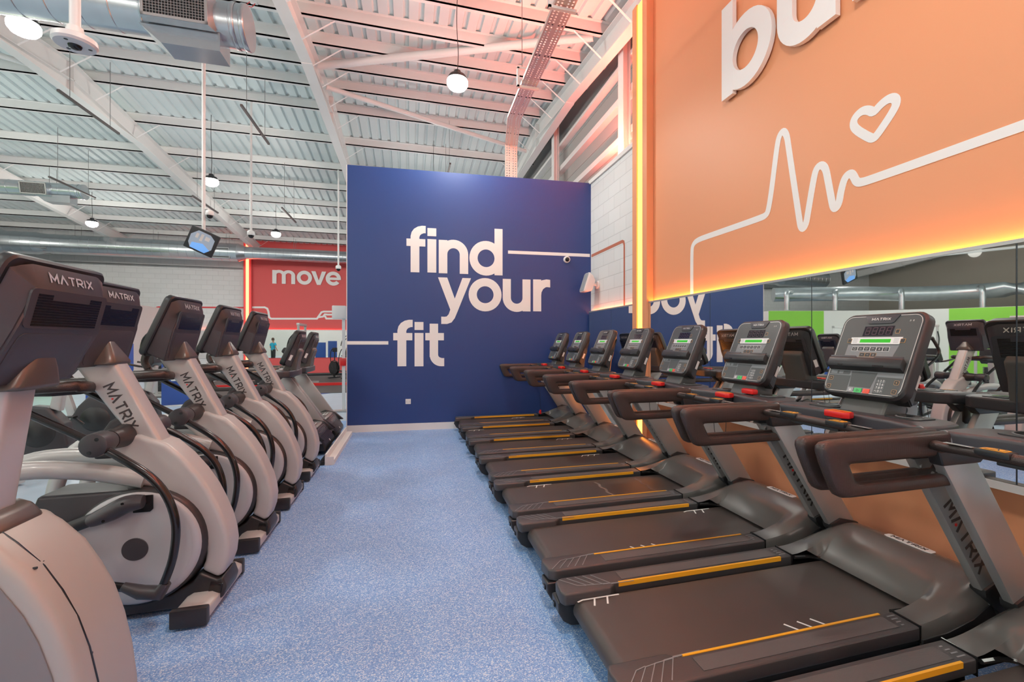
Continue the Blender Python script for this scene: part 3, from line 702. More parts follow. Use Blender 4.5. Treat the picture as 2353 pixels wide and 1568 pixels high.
def treadmill_face(F, h, w, cs):
    def pr(poly, z0, z1, m, name, par, bev=0): return MB().prism(poly, 'z', z0, z1, bev, F).build(name, m, par, 0 if not bev else 30)
    def bx(x0, x1, y0, y1, z0, z1, m, name, par, bev=0): return MB().box(x0, x1, y0, y1, z0, z1, bev, F).build(name, m, par, 0 if not bev else 30)
    # thin light rim and grey plate
    rim = [Vector(p) for p in rrect(w - .022, h - .022, .045, 6, 0, h/2)]
    MB().ribbon(rim, .0035, 0, .0022, F, closed=True).build('face_rim', 'lettersilver', cs, 0)
    plate = pr(rrect(w - .028, h - .028, .042, 6, 0, h/2), 0, .0012, 'face', 'face_plate', cs)
    pr([(-.10, h - .008), (.10, h - .008), (.075, h - .052), (.065, h - .058), (-.065, h - .058), (-.075, h - .052)], .001, .006, 'char', 'badge_plate', cs, .002)
    wd_, _ = matrix_word(.013, .0034, F @ Matrix.Translation((0, h - .032, .0062)), total=.105)
    wd_.build('maker_word', 'lettersilver', cs, 0)
    r = MB()
    for rr in (.006, .010):
        for a0 in (-.6, PI - .6): r.ribbon([(w/2 - .065 + rr*math.cos(a0 + t*.3), h - .045 + rr*math.sin(a0 + t*.3)) for t in range(5)], .0016, .0012, .002, F)
    r.build('wireless_mark', 'lettersilver', plate, 0)
    y0 = h - .135
    led_ = bx(-.085, .085, y0 + .005, y0 + .063, .001, .0022, 'led', 'led_window', cs)
    sg7 = MB()
    for k in range(4):
        cx = -.060 + .04 * k; cy = y0 + .034; a, b = .0115, .021
        for (xa, ya, xb, yb) in ((-a, b, a, b), (-a, 0, a, 0), (-a, -b, a, -b), (-a, -b, -a, 0), (-a, 0, -a, b), (a, -b, a, 0), (a, 0, a, b)):
            sg7.ribbon([(cx + xa + .002*(ya > 0), cy + ya), (cx + xb + .002*(yb > 0), cy + yb)], .0028, .0022, .0028, F)
    sg7.build('led_digits', 'seg', led_, 0)
    b2 = bx(.098, .120, y0 + .018, y0 + .042, .001, .002, 'keyorange', 'amber_button', cs)
    bx(.1, .118, y0 + .02, y0 + .04, .002, .0026, 'key', 'button_cap', b2)
    ys = y0 - .045
    strip = pr([(-.138, ys), (.138, ys), (.148, ys + .041), (-.148, ys + .041)], .001, .0032, 'white_pl', 'display_surround', cs)
    bx(-.088, .088, ys + .009, ys + .030, .0033, .0038, 'lcd', 'lcd_window', strip)
    mk = MB()
    for k in range(4):
        for s_ in (-1, 1): mk.box(s_*.118 - .014, s_*.118 + .014, ys + .008 + k*.008, ys + .0092 + k*.008, .0033, .0036, T=F)
    mk.build('display_marks', 'key', strip, 0)
    for s_ in (-1, 1):
        k_ = bx(s_*.152 - .013, s_*.152 + .013, ys + .008, ys + .032, .001, .0036, 'keyorange', 'amber_button', cs)
        bx(s_*.152 - .011, s_*.152 + .011, ys + .010, ys + .030, .0036, .0041, 'key', 'button_cap', k_)
    pr([(-.155, ys - .005), (.14, ys - .005), (.12, ys - .088), (.112, ys - .094), (-.150, ys - .094), (-.157, ys - .088)], .0008, .0018, 'facelight', 'key_panel', cs)
    pbs = []
    for k in range(6):
        cx = -.100 + .0365 * k - .005
        k_ = bx(cx - .0175, cx + .0175, ys - .042, ys - .016, .0018, .0028, 'white_pl', 'program_button', cs); pbs.append(k_)
        bx(cx - .0158, cx + .0158, ys - .040, ys - .018, .0028, .0034, 'key', 'button_cap', k_)
    for k in range(6):
        gl = MB()
        cx = -.100 + .0365 * k - .005; cy = ys - .029
        if k == 0: gl.ribbon([(cx + .006*math.cos(t*PI/6), cy + .006*math.sin(t*PI/6)) for t in range(12)], .0018, .0035, .0038, F, closed=True)
        elif k == 1: gl.ribbon([(cx - .008, cy - .003), (cx + .008, cy - .003)], .002, .0035, .0038, F).ribbon([(cx - .005, cy + .002), (cx + .005, cy + .002)], .002, .0035, .0038, F)
        elif k == 2: gl.ribbon([(cx, cy - .006), (cx - .007, cy + .001), (cx - .004, cy + .005), (cx, cy + .002), (cx + .004, cy + .005), (cx + .007, cy + .001)], .0016, .0035, .0038, F, closed=True)
        elif k == 3: gl.ribbon([(cx - .009, cy - .004), (cx - .005, cy + .004), (cx - .001, cy - .002), (cx + .003, cy + .004), (cx + .009, cy - .003)], .0018, .0035, .0038, F)
        elif k == 4: gl.box(cx - .004, cx + .004, cy - .005, cy + .003, .0035, .0038, T=F).box(cx - .0015, cx + .0015, cy + .003, cy + .006, .0035, .0038, T=F)
        else: gl.ribbon([(cx - .005, cy - .006), (cx + .005, cy - .006), (cx + .005, cy + .005), (cx - .005, cy + .005)], .0016, .0035, .0038, F, closed=True)
        gl.build('button_symbol', 'lettersilver', pbs[k], 0)
    for k in range(3):
        gl = MB()
        cx = -.045 + .033 * k - .005; cy = ys - .064
        k_ = bx(cx - .0158, cx + .0158, cy - .012, cy + .012, .0018, .0026, 'keyorange', 'amber_button', cs)
        bx(cx - .0145, cx + .0145, cy - .0107, cy + .0107, .0026, .0031, 'key', 'button_cap', k_)
        gl.box(cx - .005, cx + .005, cy - .001, cy + .001, .0032, .0036, T=F)
        if k == 2: gl.box(cx - .001, cx + .001, cy - .005, cy + .005, .0032, .0036, T=F)
        gl.build('button_symbol', 'lettersilver', k_, 0)
    # reading rack
    yr = .148
    rk = MB()
    rk.prism([(0, yr + .042), (.030, yr + .058), (.036, yr + .052), (.040, yr + .020), (.034, yr + .002), (0, yr - .012)], 'x', -w/2 + .012, w/2 - .022, .004, F @ Matrix(((1,0,0,0),(0,0,1,0),(0,1,0,0),(0,0,0,1))))
    rack = rk.build('reading_rack', 'black', cs, 35)
    MB().prism([(-w/2 + .016, yr + .052), (-.055, yr + .052), (-.045, yr + .040), (.045, yr + .040), (.055, yr + .052), (w/2 - .026, yr + .052), (w/2 - .026, yr + .066), (.060, yr + .066), (.045, yr + .054), (-.045, yr + .054), (-.060, yr + .066), (-w/2 + .016, yr + .066)], 'z', .024, .033, .002, F).build('rack_lip', 'char', rack, 30)
    MB().box(.06, .12, yr + .004, yr + .016, .036, .0375, T=F).box(-.15, -.12, yr + .006, yr + .014, .036, .0375, T=F).build('sockets', 'blackgloss', rack, 0)
    # lower control panel
    bx(-w/2 + .018, w/2 - .018, .012, yr - .014, .0012, .0018, 'facelight', 'lower_panel', cs)
    bx(-w/2 + .02, -.075, .012, .105, .0018, .0026, 'face', 'incline_panel', cs)
    bx(-w/2 + .02, -.085, .110, yr - .016, .0018, .0026, 'face', 'instruction_panel', cs)
    tl = MB()
    for k in range(5):
        tl.box(-w/2 + .026, -w/2 + .066, .114 + k*.0035, .1155 + k*.0035, .0027, .003, T=F).box(-w/2 + .078, -w/2 + .104, .114 + k*.0035, .1155 + k*.0035, .0027, .003, T=F)
    tl.build('instruction_text', 'keygrey', cs, 0)
    pr([(-.065, .042), (.058, .042), (.074, .130), (-.075, .130)], .0018, .0026, 'face', 'centre_pad', cs)
    for x0, x1, m_, nm in ((-.066, -.034, 'keygrey', 'pause_key'), (-.028, .016, 'keygreen', 'start_key'), (.024, .062, 'keyred', 'stop_key')):
        k_ = pr([(x0 + .002, .010), (x1 - .002, .010), (x1, .014), (x1, .036), (x0, .036), (x0, .014)], .0018, .0048, m_, nm, cs, .001)
        if nm == 'pause_key': MB().box((x0+x1)/2 - .004, (x0+x1)/2 - .001, .018, .028, .0049, .0052, T=F).box((x0+x1)/2 + .001, (x0+x1)/2 + .004, .018, .028, .0049, .0052, T=F).build('key_symbol', 'white_pl', k_, 0)
        elif nm == 'start_key': MB().ribbon([((x0+x1)/2 - .006, .016), ((x0+x1)/2 + .008, .023), ((x0+x1)/2 - .006, .030)], .0016, .0049, .0052, F, closed=True).build('key_symbol', 'key', k_, 0)
        else: MB().ribbon([((x0+x1)/2 - .005, .018), ((x0+x1)/2 + .005, .018), ((x0+x1)/2 + .005, .028), ((x0+x1)/2 - .005, .028)], .0014, .0049, .0052, F, closed=True).build('key_symbol', 'blockline', k_, 0)
    bx(.078, w/2 - .02, .012, .108, .0018, .0026, 'face', 'speed_panel', cs)
    kp = MB()
    for r_ in range(4):
        for c_ in range(3):
            kp.ribbon([(.090 + c_*.0165 - .006, .022 + r_*.0185), (.090 + c_*.0165 + .006, .022 + r_*.0185), (.090 + c_*.0165 + .006, .034 + r_*.0185), (.090 + c_*.0165 - .006, .034 + r_*.0185)], .0009, .0027, .0032, F, closed=True)
    kpo = kp.build('number_keys', 'keygrey', cs, 0)
    text_mesh('1 2 3\n4 5 6\n7 8 9\n< 0 >', .0185, F @ Matrix.Translation((.1065, .080, .0033)), 'key_numbers', 'white_pl', kpo, ext=.0002)
    for (cx, cy, pl) in ((-w/2 + .038, .083, 1), (-w/2 + .038, .034, 0), (w/2 - .042, .083, 1), (w/2 - .042, .034, 0)):
        k_ = MB().prism(rrect(.026, .024, .005, 3, cx, cy), 'z', .0026, .0032, 0, F).build('amber_button', 'keyorange', cs, 0)
        MB().prism(rrect(.0225, .0205, .004, 3, cx, cy), 'z', .0032, .0037, 0, F).build('button_cap', 'key', k_, 0)
        s_ = MB().box(cx - .005, cx + .005, cy - .0011, cy + .0011, .0038, .0041, T=F)
        if pl: s_.box(cx - .0011, cx + .0011, cy - .005, cy + .005, .0038, .0041, T=F)
        s_.build('button_symbol', 'keyorange', k_, 0)

def make_treadmill():
    t = thing('treadmill', 'treadmill', 'treadmill')
    # ---- chassis
    b = MB()
    for s in (-1, 1):
        b.prism([(.10, .05), (.10, .150), (1.46, .158), (1.46, .05)], 'y', s*.345, s*.415, .01)
    b.box(.15, 1.95, -.345, .345, .045, .085)
    b.build('base_frame', 'black', t, 30)
    for s in (-1, 1):
        yo = [(.005, .30), (.02, .265), (.27, .265), (.31, .300), (1.452, .300), (1.452, .432), (.05, .432), (.015, .41)]
        MB().prism([(x, s*y) for x, y in (yo if s > 0 else yo[::-1])], 'z', .160, .222, .012, seg=3).build('foot_rail', 'rail', t, 35)
        MB().box(.33, 1.37, min(s*.2975, s*.309), max(s*.2975, s*.309), .201, .2245).build('yellow_strip', 'yellow', t, 0)
        MB().box(.36, 1.36, min(s*.325, s*.405), max(s*.325, s*.405), .2222, .2240).build('grip_pad', 'grip', t, 0)
        cv = MB()
        for k in range(5):
            x0 = .035 + k*.045
            cv.ribbon([(x0, s*.415), (x0 + .075, s*.330 - s*.008*k), (x0 + .12 + .02*k, s*(.318 - .006*k))] if s > 0 else [(x0 + .12 + .02*k, s*(.318 - .006*k)), (x0 + .075, s*.330 - s*.008*k), (x0, s*.415)], .004, .222, .2238)
        cv2 = MB()
        for k in range(4): cv2.ribbon([(1.385 + .0*k, s*(.33 + .022*k)), (1.43 - .01*k, s*(.33 + .022*k))], .006, .222, .2236)
        cv.build('rail_chevrons', 'facelight', t, 0, 'grey raised chevron lines'); cv2.build('rail_ridges', 'facelight', t, 0)
        # rounded tail cap
        pr = [(.0, .155), (.004, .10), (.03, .055), (.07, .028), (.14, .020), (.17, .05), (.17, .158)]
        cap = MB().prism(pr, 'y', s*.315, s*.430, .012, seg=3).build('tail_cap', 'black', t, 35)
        MB().box(-.0035, .008, s*.385 - .012, s*.385 + .012, .105, .128).build('cap_slot', 'blackgloss', cap, 0)
        MB().cyl((.24, s*.37, .025), (.24, s*.40, .025), .025, n=20).build('foot_roller', 'rubber', t)
    # ---- belt running round the tail roller
    pf = [(1.75, .186), (.115, .186)] + [(.115 - .052*math.sin(a), .134 + .052*math.cos(a)) for a in [PI*k/8 for k in range(1, 9)]] + [(1.75, .082)]
    belt = MB().prism(pf, 'y', -.264, .264, 0).build('running_belt', 'belt', t, 50)
    # ---- hood over the motor
    xs = [1.452, 1.50, 1.56, 1.62, 1.68, 1.74, 1.80, 1.86, 1.92, 1.97, 2.02, 2.06, 2.09, 2.105]
    def hz(x, y):
        k = min(1, max(0, (x - 1.46) / .48)); sm = k*k*(3 - 2*k)
        z = .224 + .118 * sm
        if x > 1.97: z = .342 - .11 * ((x - 1.97) / .135) ** 2.2
        return z + .012 * (1 - (y/.43)**2) * sm - .05 * max(0, (abs(y) - .37) / .06) * sm
    ys = [-.432, -.42, -.39, -.345, -.305, -.285, -.27, -.20, -.10, 0, .10, .20, .27, .285, .305, .345, .39, .42, .432]
    vs = []; idx = {}; fs = []
    def inhole(i, j):
        x = (xs[i] + xs[i+1]) / 2; y = abs(ys[j] + ys[j+1]) / 2
        return (x < 1.65 and y < .277) or (x < 1.59 and y < .30)
    for i, x in enumerate(xs):
        for j, y in enumerate(ys):
            idx[i, j] = len(vs); z = hz(x, y)
            if abs(y) > .425: z -= .025
            # lip dips towards the belt opening
            if 1.62 <= x <= 1.69 and abs(y) < .29: z = min(z, .203 + (x - 1.62) * .55)
            vs.append((x, y, z))
    for i in range(len(xs) - 1):
        for j in range(len(ys) - 1):
            if not inhole(i, j): fs.append((idx[i, j], idx[i+1, j], idx[i+1, j+1], idx[i, j+1]))
    # skirts
    def skirt(a, b):
        k = len(vs); pa, pb = vs[a], vs[b]; vs.append((pa[0], pa[1]*.985, .055)); vs.append((pb[0], pb[1]*.985, .055)); fs.append((a, b, k+1, k))
    for i in range(len(xs) - 1): skirt(idx[i, 0], idx[i+1, 0]); skirt(idx[i+1, len(ys)-1], idx[i, len(ys)-1])
    for j in range(len(ys) - 1): skirt(idx[len(xs)-1, j], idx[len(xs)-1, j+1])
    hd = MB().add(vs, fs).build('motor_hood', 'hood', t, 50)
    # dark rim of the belt opening
    rim = [(1.46, -.292, .214), (1.56, -.292, .206), (1.60, -.285, .200), (1.635, -.262, .197), (1.645, -.235, .197), (1.645, .235, .197), (1.635, .262, .197), (1.60, .285, .200), (1.56, .292, .206), (1.46, .292, .214)]
    MB().tube(rim, .010, .012, ref=(0, 0, 1), n=6).build('opening_rim', 'blackgloss', hd, 40)
    for s in (-1, 1):
        MB().ribbon([(1.452, s*.299), (1.452, s*.433)][::s], .005, .150, .2275).build('rail_joint', 'blackgloss', t, 0)
        # dark side skirt band below the hood edge
        MB().prism([(1.46, .06), (1.46, .165), (1.62, .172), (1.78, .205), (1.90, .262), (2.04, .285), (2.09, .20), (2.09, .06)], 'y', s*.418, s*.438, .006).build('side_skirt', 'black', t, 30)
        wv = [(1.40, .222), (1.55, .238), (1.68, .268), (1.80, .318), (1.89, .352), (1.97, .362)]
    bd = MB().prism([(1.955, -.13), (1.99, -.13), (2.0, -.12), (2.0, .12), (1.99, .13), (1.955, .13), (1.947, .11), (1.947, -.11)], 'z', .3535, .358, .0015).build('hood_badge', 'white_pl', hd, 30, 'silvery white badge')
    wd_, _ = matrix_word(.026, .006, frame_m((1.973, 0, .3585), (0, -1, 0), (1, 0, 0), (0, 0, 1)), total=.19)
    wd_.build('maker_word', 'letterdark', bd, 0)
    # vented front cover sloping down to the floor
    fr = MB().prism([(2.00, .325), (2.045, .325), (2.19, .11), (2.19, .05), (2.095, .05), (2.095, .24)], 'y', -.375, .375, .012).build('front_cover', 'black', t, 30)
    e1 = Vector((.145, 0, -.215)).normalized(); e3 = Vector((.215, 0, .145)).normalized()
    Tg = frame_m(Vector((2.045, 0, .325)), Vector((0, 1, 0)), e1, Vector((0, 1, 0)).cross(e1))
    sgn = 1 if Vector((0, 1, 0)).cross(e1).dot(e3) > 0 else -1
    for k in range(11):
        y_ = .030 + k*.020
        MB().box(-.345, .345, y_, y_ + .010, *sorted((sgn*-.002, sgn*.0045)), T=Tg).build('grille_slat', 'char', fr, 0)
    MB().box(-.02, .02, .22, .25, *sorted((sgn*.0046, sgn*.006)), T=Tg).build('cover_label', 'white_pl', fr, 0)
    # ---- uprights
    k_ = -.667
    for s in (-1, 1):
        def X(z, o=0): return 1.94 + k_ * (z - .17) + o
        y0, y1 = sorted((s*.392, s*.438))
        up = MB().prism([(X(.16), .16), (X(.985), .985), (X(.985, .205), .985), (X(.16, .205), .16)], 'y', y0, y1, .008, seg=2)
        uo = up.build('upright', 'alu', t, 30)
        # word reads downwards on the outer side
        d = Vector((X(.3) - X(.8), 0, .3 - .8)).normalized(); p = Vector((X(.60, .075), s*.4385, .60))
        ez = Vector((0, s, 0)); ey = ez.cross(d)
        wd_, dt_ = matrix_word(.080, .014, frame_m(p, d, ey, ez), total=.40)
        w_o = wd_.build('maker_word', 'letterdark', uo, 0); dt_.build('red_dot', 'reddot', uo, 0)
        MB().prism([(X(.12, -.03), .20), (X(.30, -.012), .30), (X(.33, .0), .335), (X(.36, .1), .365), (X(.33, .215), .33), (X(.16, .24), .2)], 'y', y0 - .012, y1 + .012, .008).build('upright_boot', 'black', t, 30)
        br = MB().prism([(1.37, 1.035), (1.395, .972), (1.62, .972), (1.70, 1.035)], 'y', y0 - .006, y1 + .006, .012, seg=3).build('upright_bracket', 'black', t, 30)
        bo = MB()
        for (xx, zz) in ((1.425, .985), (1.535, .985)):
            bo.cyl((xx + .02, s*.4385, zz - .045), (xx + .02, s*.4455, zz - .045), .009, n=6)
        bo.build('bolt', 'steel', uo, 20)
        # ---- handrail loop
        hp = [(1.52, 1.110, 1.50, 1.010, .030), (1.20, 1.110, 1.20, 1.010, .030), (.93, 1.109, 1.0, 1.010, .030), (.845, 1.108, .955, 1.011, .029), (.800, 1.102, .932, 1.010, .028), (.782, 1.088, .926, 1.005, .027), (.780, 1.070, .927, 1.000, .027), (.795, 1.025, .936, .982, .026), (.822, .965, .948, .960, .025), (.848, .912, .958, .943, .024), (.864, .892, .966, .936, .024), (.888, .881, .978, .932, .023), (.93, .878, 1.0, .930, .023), (1.20, .878, 1.20, .930, .023), (1.57, .880, 1.50, .931, .023), (1.60, .90, 1.512, .945, .023), (1.60, 1.05, 1.512, .995, .026)]
        mb = MB(); vs_ = []; fs_ = []; NS = 16
        for (xo, zo, xi, zi, hw) in hp:
            cxm, czm, hx, hz_ = (xo + xi)/2, (zo + zi)/2, (xo - xi)/2, (zo - zi)/2
            for q in range(NS):
                ca, sa = math.cos(2*PI*q/NS), math.sin(2*PI*q/NS)
                ca = math.copysign(abs(ca)**.55, ca); sa = math.copysign(abs(sa)**.6, sa)
                vs_.append((cxm + hx*ca, s*.425 + hw*sa, czm + hz_*ca))
        for i in range(len(hp)):
            j = (i + 1) % len(hp)
            for q in range(NS): fs_.append((i*NS + q, i*NS + (q+1) % NS, j*NS + (q+1) % NS, j*NS + q))
        mb.add(vs_, fs_)
        ho = mb.build('handrail', 'rubber', t, 60)
        MB().cyl((1.50, s*.446, .905), (1.50, s*.4505, .905), .010, n=16).cyl((1.50, s*.4506, .905), (1.50, s*.453, .905), .005, n=6).build('rail_bolt', 'steel', ho)
        rg = []
        MB().tube([(1.452, s*.425, 1.062), (1.462, s*.425, 1.062)], .0335, .0525, n=20).build('rail_collar', 'facelight', ho)
    # ---- dash with cup holders
    ds = [(1.455, .448), (1.455, .395), (1.475, .33), (1.50, .24), (1.51, .12), (1.51, -.12), (1.50, -.24), (1.475, -.33), (1.455, -.395), (1.455, -.448), (1.60, -.452), (1.70, -.43), (1.76, -.36), (1.78, -.26), (1.79, 0), (1.78, .26), (1.76, .36), (1.70, .43), (1.60, .452)]
    da = MB().prism(ds, 'z', 1.028, 1.112, .018, seg=3).build('dash', 'char', t, 40)
    for s in (-1, 1):
        ring = rrect(.15, .17, .03, 4)
        MB().prism([(1.655 + p[0], s*.235 + p[1]) for p in ring], 'z', 1.110, 1.118, .003).build('cup_tray', 'black', t, 30)
        cup = MB().tube([(1.655, s*.235, 1.1185), (1.655, s*.235, 1.1215)], .058, n=28)
        co = cup.build('cup_rim', 'facelight', t, 40)
        MB().tube([(1.655, s*.235, 1.1216), (1.655, s*.235, 1.1222)], .052, n=28).build('cup_well', 'blackgloss', co, 40)
    # stop button
    sb = MB().prism([(1.43, -.055), (1.455, -.078), (1.505, -.060), (1.505, .060), (1.455, .078), (1.43, .055)][::-1], 'z', 1.09, 1.122, .006).build('stop_button', 'redpl', t, 30, 'red stop button')
    MB().ribbon([(1.442, -.052), (1.442, .052), (1.494, .052), (1.494, -.052)], .003, 1.122, 1.1235, closed=True).build('button_outline', 'yellow', sb, 0)
    MB().box(1.43, 1.50, -.05, .05, 1.05, 1.09, .008).build('button_base', 'black', sb, 30)
    # ---- heart-rate grip bar
    bp = crom([(1.38, .40, 1.06), (1.33, .37, 1.067), (1.315, .28, 1.072), (1.30, .12, 1.078), (1.30, -.12, 1.078), (1.315, -.28, 1.072), (1.33, -.37, 1.067), (1.38, -.40, 1.06)], 4)
    gb = MB().tube(bp, .020, n=12, ref=(0, 0, 1)).build('grip_bar', 'rubber', t, 60)
    MB().box(1.30, 1.345, -.15, .15, 1.045, 1.06, .006).build('bar_underside', 'black', gb, 30)
    for s in (-1, 1):
        pd = MB().prism([(1.272, s*.15 - .055), (1.325, s*.15 - .055), (1.34, s*.15 - .03), (1.34, s*.15 + .03), (1.325, s*.15 + .055), (1.272, s*.15 + .055)], 'z', 1.075, 1.100, .008).build('grip_pad_housing', 'black', gb, 35)
        MB().prism([(1.280, s*.15 - .038), (1.318, s*.15 - .038), (1.328, s*.15 - .02), (1.328, s*.15 + .02), (1.318, s*.15 + .038), (1.280, s*.15 + .038)], 'z', 1.100, 1.1012).build('warning_label', 'yellow', t, 0, 'yellow warning label')
        MB().ribbon([(1.286, s*.15 - .028), (1.314, s*.15 - .028), (1.322, s*.15 - .015), (1.322, s*.15 + .015), (1.314, s*.15 + .028), (1.286, s*.15 + .028)], .003, 1.1013, 1.1017, closed=True).ribbon([(1.292, s*.15 - .012), (1.316, s*.15 + .0), (1.292, s*.15 + .012)], .004, 1.1013, 1.1017).build('label_print', 'letterdark', t, 0)
        MB().box(1.290, 1.310, s*.27 - .05, s*.27 + .05, 1.0925, 1.0945, .0008).build('sensor_plate', 'steel', gb, 0)
    # ---- console
    ms = MB().prism([(1.60, 1.09), (1.78, 1.09), (1.80, 1.24), (1.84, 1.36), (1.80, 1.42), (1.68, 1.24)], 'y', -.13, .13, .02, seg=3).build('console_mast', 'hood', t, 35)
    F, h, cs = console_head(t, 1.600, 1.205, 1.788, 1.642, .462, (.105, .120, .135), True)
    treadmill_face(F, h, .462, t)
    MB().tube(crom([(1.43, .02, 1.07), (1.40, .025, 1.0), (1.39, .0, .84), (1.405, -.05, .80), (1.42, -.08, .86), (1.44, -.06, 1.06)]), .0022, n=5).build('safety_cord', 'black', t)
    return t, belt

def copy_mark(t, marks):
    for kind, x, s in marks:
        mb = MB()
        y = s * .255; z0, z1 = .186, .1872
        if kind == 'tick':
            for k in range(3):
                mb.ribbon([(x + k*.075, y - s*.06), (x + k*.075 + .035, y)][::(1 if s > 0 else -1)], .009, z0, z1)
            mb.ribbon([(x + .03, y), (x + .24, y)], .011, z0, z1)
        else:
            for k in range(2): mb.ribbon([(x + .06 + k*.07, y - s*.065), (x + .085 + k*.07, y)], .009, z0, z1)
            mb.ribbon([(x - .01, y - .012*s), (x + .02, y), (x + .22, y)], .009, z0, z1)
        mb.build('belt_mark', 'beltmark', t, 0, 'white painted mark')

TX = .73
tm, _b = make_treadmill()
TY = [1.026 + .949 * k for k in range(8)]
labs = ['nearest treadmill in the right-hand row, mostly cut off at the bottom right corner',
        'large treadmill in the foreground, second of the row, with the wide belt fully in view',
        'third treadmill of the right-hand row, its console just above the foreground console\'s left',
        'fourth treadmill of the right-hand row, beside the foot of the lit orange column',
        'fifth treadmill of the right-hand row, console in front of the lit column',
        'sixth treadmill of the right-hand row, third from the blue wall',
        'seventh treadmill of the right-hand row, second from the blue wall',
        'treadmill right against the blue wall, at the far end of the row']
tms = []
for k, y in enumerate(TY):
    o = tm if k == 0 else copy_tree(tm)
    o.location = (TX, y, 0); o['label'] = labs[k]; o['group'] = 'treadmills in the right-hand row'; tms.append(o)
copy_mark(tms[1], [('tick', .93, -1), ('corner', .09, 1)])
copy_mark(tms[2], [('tick', .62, -1), ('corner', 1.30, 1)])
copy_mark(tms[3], [('corner', .30, 1), ('tick', 1.28, -1)])
copy_mark(tms[4], [('tick', .62, -1), ('tick', 1.15, 1)])
copy_mark(tms[5], [('tick', .62, -1), ('tick', 1.15, 1)])
copy_mark(tms[6], [('corner', .12, 1)])
copy_mark(tms[7], [('tick', .95, 1)])
for xx in (.93, 1.34):
    MB().ribbon([(xx + .012*math.sin(k*1.7), -.22 + k*.042) for k in range(11)], .022, .1862, .1866).build('belt_scuff', 'scuff', tms[3], 0, 'pale worn streak across the belt')
MB().tube(crom([(1.40, .0, 1.06), (1.395, .0, .7), (1.40, .0, .34)]), .002, n=5).build('safety_cord', 'black', tms[7])
MB().box(1.385, 1.415, -.012, .012, .27, .34, .006).box(1.375, 1.388, -.02, .02, .30, .31).build('safety_clip', 'redpl', tms[7], 30, 'red safety clip on its cord')
MB().box(1.58, 1.63, -.16, -.04, 1.118, 1.155, .012).build('safety_clip', 'redpl', tms[2], 30, 'red clip lying on the dash')
